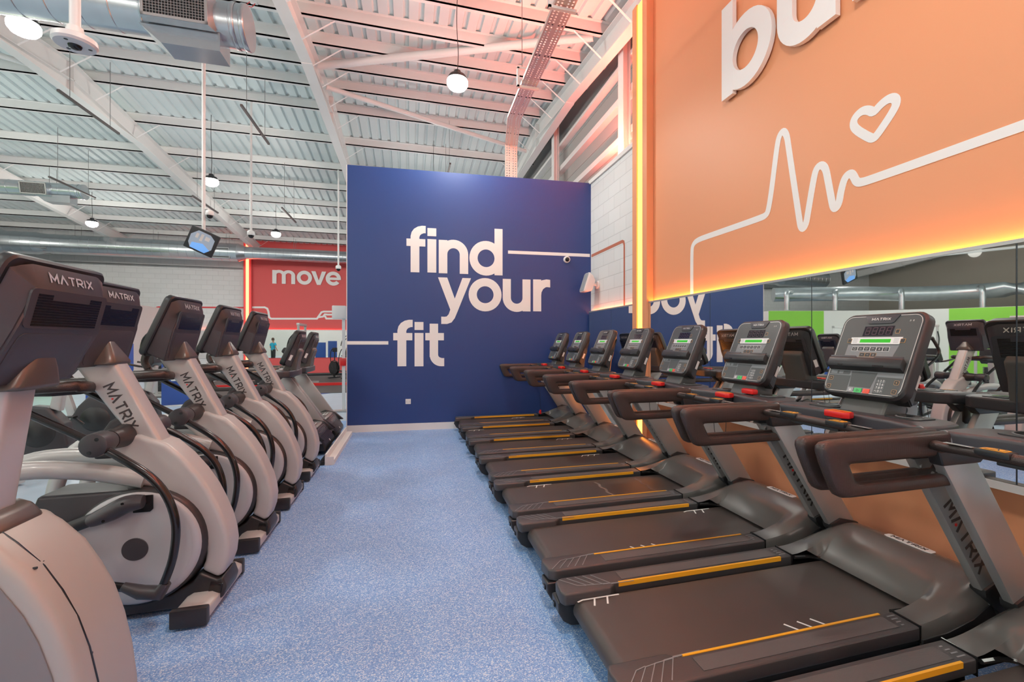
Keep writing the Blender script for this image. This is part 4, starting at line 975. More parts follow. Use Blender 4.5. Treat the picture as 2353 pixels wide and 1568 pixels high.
#@@MORE
# ---- elliptical cross trainers of the left-hand row (front towards the aisle, +x)
def w2l(pts, ox=-1.5): return [(x - ox, z) for x, z in pts]
def make_elliptical():
    t = thing('cross_trainer', 'cross trainer', 'cross trainer')
    arch = w2l([(-1.57, .985), (-1.517, .998), (-1.40, .985), (-1.278, .930), (-1.20, .850), (-1.129, .753), (-1.075, .66), (-1.038, .575), (-1.003, .48), (-.984, .40), (-.976, .33), (-.984, .25), (-1.005, .185), (-1.03, .160),
                (-1.115, .215), (-1.097, .26), (-1.090, .309), (-1.092, .36), (-1.102, .414), (-1.14, .50), (-1.192, .575), (-1.25, .635), (-1.313, .680), (-1.36, .70), (-1.415, .71), (-1.46, .80), (-1.53, .88), (-1.60, .93)])
    ar = MB().prism(arch, 'y', -.088, .088, .028, seg=4).build('arch_shroud', 'shroud', t, 50)
    c = (-1.393 + 1.5, .391)
    MB().tube([(c[0], -.125, c[1]), (c[0], -.115, c[1]), (c[0], -.02, c[1]), (c[0], .02, c[1]), (c[0], .115, c[1]), (c[0], .125, c[1])], [.300, .312, .322, .322, .312, .300], n=56).build('wheel_housing', 'black', t, 50)
    for s in (-1, 1):
        cv = MB().tube([(c[0], s*.12, c[1]), (c[0], s*.132, c[1]), (c[0], s*.140, c[1]), (c[0], s*.143, c[1])], [.298, .297, .285, .262], n=56).build('side_cover', 'disc', t, 60)
        MB().tube([(c[0], s*.1431, c[1]), (c[0], s*.1437, c[1])], [.262, .262], n=56).tube([(c[0], s*.1432, c[1]), (c[0], s*.1442, c[1])], [.258, .258], n=56).build('cover_plate', 'disc', cv, 60)
        MB().tube([(c[0], s*.144, c[1]), (c[0], s*.148, c[1]), (c[0], s*.1485, c[1])], [.060, .058, .050], n=36).build('hub_cap', 'char', cv, 40)
        # crank opening and the crank arm
        MB().prism(w2l([(-1.40, .585), (-1.325, .585), (-1.31, .60), (-1.31, .675), (-1.40, .675)]), 'y', *sorted((s*.1435, s*.150)), .004).build('crank_opening', 'blackgloss', cv, 30)
        P = crom([(.165, s*.19, .655), (.10, s*.20, .650), (.03, s*.20, .615), (-.05, s*.195, .580)], 4)
        ra = [.030 + .016*math.sin(PI*min(1, i/(len(P)-1)*1.0)*.9 + .15) for i in range(len(P))]
        ck = MB().tube(P, .048, ra, ref=(0, 1, 0), n=14).build('crank_cover', 'char', t, 60)
        MB().tube([(-.03, s*.19, .592), (-.28, s*.19, .50), (-.50, s*.19, .43)], .018, .032, ref=(0, 1, 0), n=10).build('pedal_link', 'black', t, 50)
        bo = MB()
        for (xx, zz) in ((.10, .665), (.02, .585), (.06, .625)): bo.cyl((xx, s*.243, zz), (xx, s*.2455, zz), .007, n=10)
        bo.build('screw_holes', 'blackgloss', ck, 20)
        # pivot hub, swinging arm, lower joint
        MB().tube([(.02, s*.07, .985), (.02, s*.20, .985)], [.062, .050], n=24).build('pivot_boss', 'black', t, 50)
        hu = MB().tube([(.02, s*.20, .985), (.02, s*.235, .985), (.02, s*.30, .983), (.02, s*.325, .983), (.02, s*.330, .983)], [.047, .058, .060, .058, .050], n=28).build('pivot_hub', 'char', t, 50)
        bh = MB()
        for (dx, dz) in ((.018, .030), (-.012, -.034)): bh.cyl((.02 + dx, s*.330, .983 + dz), (.02 + dx, s*.3315, .983 + dz), .009, n=12)
        bh.build('hub_bolt_holes', 'blackgloss', hu, 20)
        low = crom([(.03, s*.29, .97), (.12, s*.305, .915), (.247, s*.315, .815), (.324, s*.32, .705), (.361, s*.32, .56), (.348, s*.318, .394), (.293, s*.30, .235)], 5)
        MB().tube(low, .0195, n=12).build('swing_arm', 'blackgloss', t, 60)
        MB().tube([(.31, s*.30, .262), (.285, s*.30, .215), (.20, s*.29, .225), (.12, s*.28, .26)], [.025, .042, .036, .020], [.025, .036, .034, .022], n=12).build('arm_joint', 'char', t, 50)
        MB().tube([(.14, s*.28, .25), (-.20, s*.26, .335), (-.50, s*.24, .40)], .016, .022, n=10).build('lower_link', 'blackgloss', t, 50)
        upa = crom([(.0, s*.28, .99), (-.21, s*.285, 1.120), (-.36, s*.29, 1.22), (-.44, s*.285, 1.33), (-.40, s*.27, 1.44), (-.31, s*.26, 1.56)], 5)
        MB().tube(upa[:14], .0185, n=12).build('swing_handle', 'blackgloss', t, 60)
        MB().tube(upa[13:], [.024] * (len(upa) - 15) + [.030, .026], n=12).build('hand_grip', 'rubber', t, 60)
        # pedal
        MB().prism([(-.78, s*.19 - .075), (-.42, s*.19 - .075), (-.38, s*.19 - .04), (-.38, s*.19 + .04), (-.42, s*.19 + .075), (-.78, s*.19 + .075)], 'z', .40, .425, .008).build('pedal', 'black', t, 30)
        # rear frame tube dropping to the floor
        fr = crom([(.13, s*.10, .745), (-.10, s*.13, .815), (-.35, s*.16, .845), (-.58, s*.17, .80), (-.70, s*.17, .62), (-.75, s*.17, .35), (-.74, s*.17, .16), (-.66, s*.16, .075), (-.50, s*.14, .055), (-.20, s*.11, .055)], 5)
        MB().tube(fr, .032, .046, ref=(0, 1, 0), n=14).build('frame_tube', 'silver', t, 60)
    body = w2l([(-1.82, .70), (-1.35, .70), (-1.30, .63), (-1.42, .52), (-1.55, .40), (-1.62, .20), (-1.70, .20), (-1.68, .42), (-1.72, .54), (-1.84, .64)])
    MB().prism(body, 'y', -.12, .12, .02, seg=3).build('rear_housing', 'char', t, 40)
    MB().prism(w2l([(-2.05, .56), (-1.74, .58), (-1.74, .545), (-2.0, .535)]), 'y', -.06, .06, .006).build('rear_fender', 'black', t, 30)
    MB().prism(w2l([(-1.90, .025), (-1.06, .025), (-1.00, .06), (-.985, .11), (-1.005, .172), (-1.03, .158), (-1.115, .212), (-1.15, .16), (-1.25, .11), (-1.50, .10), (-1.90, .09)]), 'y', -.105, .105, .014, seg=3).build('base_cover', 'black', t, 40)
    MB().prism(w2l([(-1.075, .09), (-1.01, .085), (-1.0, .14), (-1.06, .155)]), 'y', -.112, .112, .006).build('base_handle', 'blackgloss', t, 30)
    # dark dome between the column and the hub
    MB().prism(w2l([(-1.62, .86), (-1.60, .98), (-1.55, 1.06), (-1.50, 1.095), (-1.455, 1.07), (-1.40, .96), (-1.36, .86)]), 'y', -.060, .060, .018, seg=3).build('pivot_dome', 'char', t, 40)
    co = MB().prism(w2l([(-1.715, 1.385), (-1.62, 1.235), (-1.475, 1.005), (-1.40, .88), (-1.27, .86), (-1.302, .923), (-1.50, 1.335), (-1.524, 1.385)]), 'y', -.064, .064, .024, seg=4).build('column', 'silver', t, 40)
    d = Vector((-1.302 + 1.521, 0, .923 - 1.37)).normalized(); p = Vector((.008, -.0645, 1.140)); ez = Vector((0, -1, 0)); ey = ez.cross(d)
    wd_, dt_ = matrix_word(.048, .009, frame_m(p, d, ey, ez), total=.262); wd_.build('maker_word', 'letterdark', co, 0); dt_.build('red_dot', 'reddot', co, 0)
    p2 = Vector((p.x, .0645, p.z)); ez2 = Vector((0, 1, 0)); wd_, dt_ = matrix_word(.048, .009, frame_m(p2, -d, ez2.cross(-d), ez2), total=.285); wd_.build('maker_word', 'letterdark', co, 0)
    for s in (-1, 1):
        MB().box(.38 - .06, .49, s*.30 - (.045 if s > 0 else 0), s*.30 + (0 if s > 0 else .045), .012, .108, .012).build('foot_end_cap', 'black', t, 40)
    MB().prism([(.325, .03), (.325, .085), (.36, .104), (.45, .104), (.485, .085), (.485, .03)], 'y', -.262, .262, .01, seg=3).build('front_foot', 'shroud', t, 40)
    neck(t, (-.21, .165), 1.372, (-.10, 1.52), .172, .205)
    F, h, cs = console_head(t, -.243, 1.414, -.079, 1.811, .50, (.100, .122, .155), False)
    MB().prism(rrect(.44, .36, .02, 3, 0, h/2 + .02), 'z', .0005, .004, 0, F).build('screen', 'blackgloss', t, 0)
    # fixed handlebar and tray under the console
    hbp = crom([(-.13, -.06, 1.25), (-.12, -.15, 1.26), (-.16, -.215, 1.265), (-.30, -.235, 1.258), (-.48, -.22, 1.25)], 4)
    for s in (-1, 1): MB().tube([(p.x, s*abs(p.y), p.z) for p in hbp], .030, .027, n=12).build('fixed_handle', 'rubber', t, 60)
    MB().prism([(-.50, -.16), (-.22, -.19), (-.14, -.10), (-.14, .10), (-.22, .19), (-.50, .16)], 'z', 1.215, 1.262, .012).build('bottle_tray', 'black', t, 35)
    return t
def neck(t, xc, z0, apex, wx, wy, hs=1.0, dx=0.0):
    """triangular fairing that rises from the column collar to a point on the console back"""
    x0 = xc[0] if isinstance(xc, tuple) else xc
    def R(cx, a, b, z, r): return [(cx + p[0], p[1], z) for p in rrect(a, b, r, 4)]
    cx = x0 + wx/2 + .012
    MB().loft([R(cx, wx + .012, wy - .02, z0 - .006, .03), R(cx, wx + .024, wy - .005, z0, .035), R(cx + .004, wx + .022, wy - .01, z0 + .012, .035), R(cx + .008 + dx*.3, wx - .02, wy*.72, z0 + .05*hs, .03), R(cx + .010 + dx*.65, wx - .08, wy*.38, z0 + .105*hs, .018), R(cx + .012 + dx, wx*.20, wy*.10, z0 + .155*hs, .004)]).build('neck_fairing', 'neck', t, 60)

def make_climber():
    t = thing('ascent_trainer', 'nearest machine at the left edge, cross trainer with a broad warm grey shroud', 'cross trainer', (-1.5, 2.2, 0))
    pf = w2l([(-1.38, .835), (-1.33, .785), (-1.255, .70), (-1.20, .60), (-1.155, .50), (-1.12, .38), (-1.095, .25), (-1.08, .12), (-1.075, .035), (-2.0, .035), (-2.02, .30), (-1.9, .55), (-1.66, .78), (-1.6, .83)])
    sh = MB().prism(pf, 'y', -.17, .17, .045, seg=4).build('front_shroud', 'asc', t, 50)
    sd = w2l([(-1.425, .80), (-1.375, .75), (-1.315, .66), (-1.255, .56), (-1.213, .46), (-1.178, .34), (-1.152, .22), (-1.138, .10), (-1.136, .07), (-1.9, .07), (-1.9, .35), (-1.80, .55), (-1.62, .76)])
    for s in (-1, 1): MB().prism(sd, 'y', *sorted((s*.170, s*.176)), .003).build('side_panel', 'ascshade', t, 30)
    # seam following the profile
    sm = [(-1.362, .832), (-1.31, .78), (-1.235, .69), (-1.182, .595), (-1.137, .49), (-1.103, .375), (-1.079, .25), (-1.0655, .12), (-1.061, .04)]
    for yy in (-.085,):
        MB().tube([(x + 1.5 - .0165, yy, z) for x, z in sm], .004, n=6).build('shroud_seam', 'blackgloss', sh, 50)
    sc_ = MB()
    for (x, z, yy) in ((-1.256, .70, -.075), (-1.246, .70, -.125), (-1.112, .35, -.08)):
        sc_.cyl((x + 1.5 - .012, yy, z), (x + 1.5 - .001, yy, z + .001), .0045, n=10)
    sc_.build('screws', 'black', sh, 20)
    MB().prism(w2l([(-1.66, .77), (-1.375, .77), (-1.365, .83), (-1.40, .875), (-1.44, .89), (-1.60, .88)]), 'y', -.115, .115, .02, seg=3).build('column_boot', 'neck', t, 40)
    co = MB().prism(w2l([(-1.575, .85), (-1.425, .85), (-1.355, 1.345), (-1.525, 1.345)]), 'y', -.07, .07, .024, seg=4).build('column', 'silver', t, 40)
    d = Vector((-.075, 0, -.47)).normalized(); ez = Vector((0, -1, 0))
    wd_, dt_ = matrix_word(.050, .0095, frame_m(Vector((.035, -.0705, 1.10)), d, ez.cross(d), ez), total=.32); wd_.build('maker_word', 'letterdark', co, 0); dt_.build('red_dot', 'reddot', co, 0)
    F, h, cs = console_head(t, .055, 1.375, .225, 1.785, .50, (.100, .125, .108), False)
    neck(t, (-.035, 0), 1.322, None, .205, .23, 1.45, .085)
    MB().prism(rrect(.44, .36, .02, 3, 0, h/2 + .02), 'z', .0005, .004, 0, F).build('screen', 'blackgloss', t, 0)
    for s in (-1, 1):
        MB().tube(crom([(.0, s*.10, 1.24), (.0, s*.19, 1.25), (-.12, s*.23, 1.25), (-.34, s*.22, 1.24)], 4), .028, n=12).build('fixed_handle', 'rubber', t, 60)
        MB().tube(crom([(-.05, s*.24, .82), (-.25, s*.28, 1.0), (-.38, s*.28, 1.2), (-.30, s*.26, 1.45)], 5), .02, n=12).build('swing_handle', 'blackgloss', t, 60)
        MB().prism([(-.95, s*.13 - .07), (-.55, s*.13 - .07), (-.55, s*.13 + .07), (-.95, s*.13 + .07)], 'z', .42, .445, .008).build('pedal', 'black', t, 30)
        MB().tube([(-.1, s*.15, .60), (-.6, s*.13, .40), (-.95, s*.13, .40)], .02, .03, n=10).build('pedal_arm', 'black', t, 50)
    MB().box(-1.0, -.45, -.04, .04, .04, .14, .01).build('rear_beam', 'silver', t, 30)
    MB().box(-1.06, -.94, -.28, .28, .02, .09, .01).build('rear_foot', 'silver', t, 30)
    return t
make_climber()
el = make_elliptical()
EY = [3.145, 4.03, 4.915, 5.80]
el_l = ['cross trainer with the largest visible wheel cover, first one behind the grey-shrouded machine', 'cross trainer in the left-hand row, second with a curved pale shroud', 'third pale curved cross trainer of the left-hand row', 'furthest cross trainer of the left-hand row, next to the two treadmills']
for k, y in enumerate(EY):
    o = el if k == 0 else copy_tree(el)
    o.location = (-1.5, y, 0); o['label'] = el_l[k]; o['group'] = 'cross trainers in the left-hand row'
for k, (y, lb) in enumerate(((7.13, 'treadmill facing the aisle at the left, nearer of the two beside the low kerb'), (8.10, 'treadmill facing the aisle at the left, behind the other one near the blue wall edge'))):
    o = copy_tree(tm); o.location = (-3.24, y, 0); o['label'] = lb; o['group'] = 'pair of treadmills left of the blue wall'
# kerb and cable grating beside them
tag(MB().box(-.975, -.955, 6.20, 8.12, 0, .13).box(-.955, -.875, 6.20, 8.12, 0, .055).box(-.975, -.875, 6.19, 6.20, 0, .10).build('kerb', 'white', smooth=0), 'low white kerb on the floor at the left end of the blue wall', 'kerb')
gt = MB()
for k in range(54): gt.box(-1.042, -.985, 6.22 + k*.035, 6.226 + k*.035, .035, .041)
for k in range(3): gt.box(-1.042 + k*.026, -1.037 + k*.026, 6.2, 8.12, .030, .036)
gt.box(-1.042, -.985, 6.2, 8.12, 0, .012)
tag(gt.build('cable_grating', 'black', smooth=0), 'black wire grating on the floor behind the low white kerb', 'grating')

# ---- upright bikes and others behind the left row
def make_bike():
    t = thing('exercise_bike', 'bike', 'exercise bike')
    MB().prism([(.10, .12), (.62, .12), (.70, .25), (.66, .52), (.50, .72), (.34, .74), (.22, .60), (.12, .40)], 'y', -.085, .085, .03, seg=3).build('drive_housing', 'char', t, 45)
    for s in (-1, 1):
        MB().tube([(.42, s*.086, .42), (.42, s*.098, .42)], [.17, .155], n=32).build('side_cover', 'black', t, 40)
        MB().tube([(.32, s*.14, .36), (.32 + s*.12, s*.16, .36 - s*.12)], .012, .02, n=8).build('crank', 'black', t, 40)
        MB().box(.25 + s*.12, .38 + s*.12, s*.19 - .05, s*.19 + .05, .34 - s*.12, .365 - s*.12, .008).build('pedal', 'black', t, 30)
        MB().tube(crom([(.52, s*.02, 1.08), (.50, s*.18, 1.10), (.42, s*.24, 1.13), (.28, s*.23, 1.16)], 4), .017, n=10).build('handlebar', 'rubber', t, 60)
    MB().prism([(.50, .70), (.60, .66), (.66, 1.10), (.58, 1.12)], 'y', -.045, .045, .015, seg=3).build('front_column', 'silver', t, 40)
    MB().prism([(.50, 1.12), (.60, 1.36), (.66, 1.36), (.68, 1.15), (.62, 1.08)], 'y', -.17, .17, .02, seg=3).build('console', 'black', t, 40)
    MB().prism([(.10, .40), (.20, .40), (.06, .88), (-.02, .88)], 'y', -.035, .035, .01).build('seat_post', 'silver', t, 40)
    MB().loft([[(-.17, y, .93) for y in (-.10, -.05, .05, .10)] + [(-.17, y, .88) for y in (.10, -.10)], [(-.05, y, .945) for y in (-.125, -.05, .05, .125)] + [(-.05, y, .88) for y in (.11, -.11)], [(.08, y, .935) for y in (-.06, -.03, .03, .06)] + [(.08, y, .885) for y in (.05, -.05)], [(.19, y, .925) for y in (-.03, -.015, .015, .03)] + [(.19, y, .90) for y in (.025, -.025)]]).build('saddle', 'pad', t, 60)
    MB().box(.0, .70, -.03, .03, .04, .12, .01).build('floor_beam', 'silver', t, 30)
    for x in (-.02, .66): MB().box(x, x + .08, -.27, .27, .015, .07, .015).build('floor_foot', 'silver', t, 40)
    return t
bk = make_bike()
bl = ['nearest', 'second', 'third', 'fourth', 'fifth', 'sixth']
for k in range(6):
    o = bk if k == 0 else copy_tree(bk)
    o.location = (-4.6, 3.9 + 1.05*k, 0); o['group'] = 'exercise bikes behind the cross trainers'
    o['label'] = 'grey exercise bike behind the left-hand row, %s one counted away from the camera' % bl[k]
def make_rig():
    t = thing('cable_machine', 'rig', 'weight machine')
    for s in (-1, 1):
        MB().tube([(0, s*.55, 0), (0, s*.55, 2.1)], .04, .04, n=8).build('upright', 'silver', t, 30)
        MB().box(-.45, .45, s*.55 - .04, s*.55 + .04, 0, .07).build('floor_foot', 'silver', t, 0)
        ws = MB()
        for k in range(12): ws.box(-.10, .10, s*.30 - .07, s*.30 + .07, .12 + k*.05, .163 + k*.05, .004)
        ws.build('weight_stack', 'black', t, 0)
        MB().tube(crom([(0, s*.55, 1.9), (.25, s*.62, 1.6), (.34, s*.60, 1.25)], 5), .022, n=10).build('press_arm', 'blackgloss', t, 50)
    MB().box(-.05, .05, -.6, .6, 2.05, 2.13, .01).build('top_beam', 'silver', t, 30)
    MB().box(.25, .70, -.17, .17, .42, .50, .02).build('seat', 'pad', t, 40)
    MB().prism([(.12, .55), (.20, .53), (.10, 1.15), (.02, 1.15)], 'y', -.16, .16, .02).build('backrest', 'pad', t, 40)
    MB().box(.40, .50, -.04, .04, 0, .42).box(0, .5, -.04, .04, 0, .06).build('seat_frame', 'silver', t, 0)
    return t
rg = make_rig()
for k, (x, y, r, lb) in enumerate([(-8.2, 7.4, -.4, 'weight machine among the equipment left of the hall, seen in the mirror'), (-11.0, 9.9, -.7, 'weight machine in front of the white partition, seen in the mirror'), (-11.5, 8.2, -.6, 'weight machine in front of the green wall at the mirror edge'), (-6.6, 15.8, PI, 'weight machine standing on the far floor by the red wall, left one'), (-3.6, 18.2, PI, 'weight machine reflected in the far mirror band, right one'), (-12.3, 13.2, -.5, 'weight machine before the side rooms beside the sanitiser board')]):
    o = rg if k == 0 else copy_tree(rg); o.location = (x, y, 0); o.rotation_euler = (0, 0, r); o['label'] = lb; o['group'] = 'weight machines further back'
def make_airbike():
    t = thing('air_bike', 'black air bike with a caged fan standing by the lit red wall', 'exercise bike')
    rm = [(0 , .0, 0)]
    MB().tube([(.0 + .30*math.cos(a*PI/16), 0, .42 + .30*math.sin(a*PI/16)) for a in range(32)], .018, n=6, closed=True).build('fan_ring', 'black', t)
    MB().tube([(0, -.05, .42), (0, .05, .42)], [.27, .27], n=28).build('fan', 'blackgloss', t, 30)
    MB().tube([(0, 0, .42), (-.35, 0, .30), (-.75, 0, .30)], .03, n=8).build('frame', 'black', t, 40)
    MB().tube([(-.45, 0, .3), (-.60, 0, .90)], .025, n=8).build('seat_post', 'steel', t, 40)
    MB().box(-.75, -.50, -.09, .09, .90, .95, .02).build('saddle', 'pad', t, 40)
    for s in (-1, 1): MB().tube(crom([(-.1, s*.15, .35), (-.02, s*.20, .8), (-.12, s*.24, 1.15), (-.30, s*.22, 1.22)], 4), .016, n=8).build('handlebar', 'black', t, 50)
    for x in (0, -.75): MB().box(x - .04, x + .04, -.28, .28, 0, .06, .01).build('floor_foot', 'black', t, 30)
    MB().box(-.04, .04, -.02, .02, .03, .2).box(-.78, -.72, -.02, .02, .03, .3).build('leg', 'black', t, 0)
    MB().box(-.06, .0, -.1, .1, 1.08, 1.25, .01).tube([(-.02, 0, .7), (-.02, 0, 1.1)], .02, n=8).build('console', 'black', t, 30)
    return t
ab = make_airbike(); ab.location = (-2.95, 21.0, 0); ab.rotation_euler = (0, 0, 2.4)

# floor mats on the far floor and the red line across them
for y0, y1, lb, n_ in ((14.9, 17.4, 'wide dark rubber mat on the far floor, nearer of two', 0), (17.9, 22.6, 'wide dark rubber mat on the far floor, in front of the red wall', 1)):
    tag(MB().box(-7.0, 1.5, y0, y1, 0, .012).build('floor_mat', 'mat', smooth=0), lb, 'mat')
tag(MB().box(-7.0, 1.5, 17.42, 17.52, 0, .10).build('floor_beam', 'redpl', smooth=0), 'red strip running across the far floor between the dark mats', 'floor strip')
tag(MB().tube([(-7, 22.75, .06), (1.5, 22.75, .06)], .06, n=12).build('foam_roll', 'black'), 'long black roll along the foot of the red wall', 'roll')
tag(MB().prism([(-3.6, 14.5), (-2.6, 14.5), (-2.2, 14.88), (-3.6, 14.88)], 'z', 0, .004).build('floor_marking', 'poster', smooth=0), 'blue marking on the pale far floor', 'floor marking')

# blue information stands
def stand(name, lab, x, y, r, lines, w=.6, h=1.55, disp=True):
    t = thing(name, lab, 'information stand', (x, y, 0), r)
    b = MB().box(-w/2, w/2, 0, .14, 0.02, h, .006).build('board', 'poster', t, 20)
    MB().box(-w/2 - .04, w/2 + .04, -.14, .24, 0, .02).build('base', 'white_pl', t, 0)
    z = h - .16
    for tx, sz, m_ in lines:
        text_mesh(tx, sz, frame_m((0, -.001, z), (1, 0, 0), (0, 0, 1), (0, -1, 0)), 'lettering', m_, b, ext=.001, bold=.002); z -= sz * 1.15
    MB().box(-w/2 + .05, w/2 - .05, -.002, 0, z + .03, z + .04).build('rule', 'white_pl', b, 0)
    if disp:
        MB().box(-.13, .09, -.11, -.0005, z - .55, z - .06, .03, seg=3).build('dispenser', 'white_pl', t, 40)
    return t
stand('sanitiser_stand', 'blue hand sanitiser stand in front of the white partition, seen in the mirror', -9.7, 15.1, math.radians(45), [('HAND', .13, 'keygreen'), ('SANITISER', .098, 'white_pl')])
stand('sanitiser_stand', 'blue hand sanitiser stand between the second and third pale cross trainers', -5.2, 13.0, math.radians(22), [('HAND', .13, 'keygreen'), ('SANITISER', .098, 'white_pl')])
stand('notice_stand', 'blue notice board about safe distance beside the nearest cross trainer consoles', -6.1, 12.2, math.radians(27), [('CORONAVIRUS', .094, 'white_pl'), ('', .06, 'white_pl'), ('please keep a safe distance', .050, 'white_pl'), ('from other members', .050, 'white_pl'), ('clean the machines', .050, 'white_pl'), ('before and after use', .050, 'white_pl')], w=.75, h=1.45, disp=False)

# slim white post with boxes left of the blue wall
pt = thing('white_post', 'slim white post with a box on top, just left of the blue wall', 'post', (-1.345, 10.9, 0))
MB().box(-.03, .03, -.03, .03, .03, 2.0).build('pole', 'white_pl', pt, 0)
MB().box(-.22, .05, -.10, .06, 1.98, 2.26, .02).build('top_box', 'white_pl', pt, 30)
MB().box(-.06, .06, -.09, -.03, .98, 1.14, .01).build('red_box', 'redpl', pt, 30)
MB().box(-.35, .12, -.12, .12, 0, .03, .005).build('base_plate', 'alu', pt, 30)

# ---- things on the blue wall and blockwork
def at_wall(s, z): return TW @ Vector((s, z, 0))
s_, z_ = on_wall(938, 923)
sk = thing('power_socket', 'small white double power socket low on the blue wall', 'socket', at_wall(s_, z_))
sk.rotation_euler = (0, 0, math.atan2(WD.y, WD.x))
pl_ = MB().box(-.043, .043, -.010, -.0008, -.043, .043, .003).build('face_plate', 'white_pl', sk, 30)
sp_ = MB()
for dx in (-.022, .022): sp_.box(dx - .003, dx + .003, -.0106, -.0101, .0, .010).box(dx - .010, dx - .004, -.0106, -.0101, -.014, -.010).box(dx + .004, dx + .010, -.0106, -.0101, -.014, -.010)
sp_.build('pin_slots', 'key', pl_, 0)
MB().box(-.014, -.004, -.012, -.0101, .022, .032).box(.004, .014, -.012, -.0101, .022, .032).build('rocker_switch', 'white_pl', pl_, 0)
def dome(name, lab, loc, rz=0, size=1.0, stem=None):
    t = thing(name, lab, 'security camera', loc, rz)
    a = size
    MB().tube([(0, 0, .055*a), (0, 0, .04*a), (0, 0, -.01*a), (0, 0, -.02*a)], [.03*a, .05*a, .055*a, .048*a], n=24).build('camera_body', 'white_pl', t, 50)
    MB().tube([(0, 0, -.02*a), (0, 0, -.045*a), (0, 0, -.06*a), (0, 0, -.067*a)], [.040*a, .036*a, .022*a, .004*a], n=24).build('dome_glass', 'blackgloss', t, 60)
    return t
s_, z_ = on_wall(1302, 597)
wc = thing('wall_camera', 'white round security camera on the blue wall under the white line', 'security camera', at_wall(s_, z_) + Vector((WN.x, WN.y, 0)) * .001)
wc.rotation_euler = (0, 0, math.atan2(WD.y, WD.x))
MB().tube([(0, 0, 0), (0, -.035, 0), (0, -.05, -.004)], [.062, .060, .045], n=28).build('camera_body', 'white_pl', wc, 50)
MB().tube([(0, -.048, -.004), (0, -.070, -.008), (0, -.082, -.010), (0, -.086, -.011)], [.040, .034, .018, .003], n=24).build('dome_glass', 'blackgloss', wc, 60)
# speaker on its bracket
p = on_x(1374, 655, XP)
spk = thing('wall_speaker', 'white wall speaker on a bracket beside the corner of the blue wall', 'speaker', (XP, p.y, p.z))
MB().tube([(-.001, 0, .0), (-.03, 0, .0), (-.035, 0, 0)], [.075, .07, .05], n=20).build('wall_plate', 'white_pl', spk, 40)
MB().tube([(-.03, 0, 0), (-.13, 0, .02)], .028, n=12).build('bracket_arm', 'white_pl', spk, 40)
Ts = Matrix.Translation((-.20, 0, .02)) @ Matrix.Rotation(math.radians(18), 4, 'Y')
MB().loft([[Ts @ Vector((x, a, b)) for a, b in rrect(w_, h_, .04, 4)] for x, w_, h_ in ((.10, .14, .22), (.03, .21, .31), (-.04, .24, .36), (-.06, .225, .345))]).build('speaker_cabinet', 'white_pl', spk, 45)
MB().loft([[Ts @ Vector((x, a, b)) for a, b in rrect(w_, h_, .03, 4)] for x, w_, h_ in ((-.0605, .21, .33), (-.068, .20, .32))]).build('speaker_grille', 'keygrey', spk, 45)

# ---- hanging poles with cameras and the monitor
def pole_to_roof(t, x, y, z, r, m='steel_white'):
    top = roofz(y, ZS) - .215
    MB().tube([(0, 0, 0), (0, 0, top - z)], r, n=12).build('drop_pole', m, t, 60)
t = thing('ceiling_camera', 'white fisheye camera on a drop pole at the top left, below the near duct', 'security camera', (-1.50, 2.73, 2.93))
MB().tube([(0, 0, .0), (0, 0, roofz(2.73, ZS) - .215 - 2.93)], .021, n=14).build('drop_pole', 'white_pl', t, 60)
MB().tube([(0, 0, .03), (0, 0, .0), (0, 0, -.02)], [.03, .035, .045], n=20).build('pole_socket', 'white_pl', t, 50)
MB().tube([(0, 0, -.012), (0, 0, -.022), (0, 0, -.045), (0, 0, -.055)], [.062, .080, .082, .074], n=40).build('camera_disc', 'white_pl', t, 40)
MB().tube([(0, 0, -.055), (0, 0, -.066), (0, 0, -.072)], [.026, .022, .008], n=24).build('lens', 'blackgloss', t, 50)
ho_ = MB()
for a in range(3): ho_.tube([(.052*math.cos(a*2.1 + .4), .052*math.sin(a*2.1 + .4), -.0551), (.052*math.cos(a*2.1 + .4), .052*math.sin(a*2.1 + .4), -.0556)], .008, n=10)
ho_.build('sensor_holes', 'key', t, 0)
mo = thing('hanging_monitor', 'small tilted monitor showing a camera picture, hanging from a white pole', 'monitor', (-2.88, 8.0, 2.94))
mo.scale = (1.19, 1.19, 1.19)
MB().tube([(0, 0, .10), (0, 0, (roofz(8.0, ZS) - .02 - 2.94)/1.19)], .020, n=12).build('drop_pole', 'steel_white', mo, 60)
Tm = frame_m((0, -.05, 0), Vector((.93, .12, -.30)).normalized(), Vector((.30, -.28, .86)).normalized(), Vector((.02, -.93, -.33)).normalized())
ex = Vector((.86, .12, -.40)).normalized(); ez = Vector((.10, -.92, -.30)); ez = (ez - ex * ez.dot(ex)).normalized(); ey = ez.cross(ex)
Tm = frame_m((0, -.06, 0), ex, ey, ez)
MB().box(-.155, .155, -.14, .14, -.04, 0, .008, T=Tm).build('monitor_case', 'black', mo, 30)
sc_ = MB().prism([(-.09, -.115), (.07, -.12), (.125, -.05), (.12, .07), (.06, .115), (-.07, .115), (-.13, .04), (-.125, -.06)], 'z', .0005, .0015, 0, Tm).build('monitor_picture', 'screen', mo, 0)
MB().prism([(-.09, -.115), (.07, -.12), (.11, -.07), (.02, -.02), (-.09, -.05)], 'z', .0016, .002, 0, Tm).build('picture_floor', 'screenblue', sc_, 0)
MB().box(-.08, -.05, .02, .08, .0016, .002, T=Tm).box(-.03, .0, .0, .09, .0016, .002, T=Tm).box(.02, .07, .03, .08, .0016, .002, T=Tm).build('picture_shapes', 'white_pl', sc_, 0)
MB().tube([(0, 0, .12), (0, -.03, .02)], .03, n=10).build('tilt_bracket', 'steel_white', mo, 40)
dc = dome('pole_camera', 'white dome camera on the same drop as the monitor pole, above it', (-2.80, 7.99, 3.36)); 
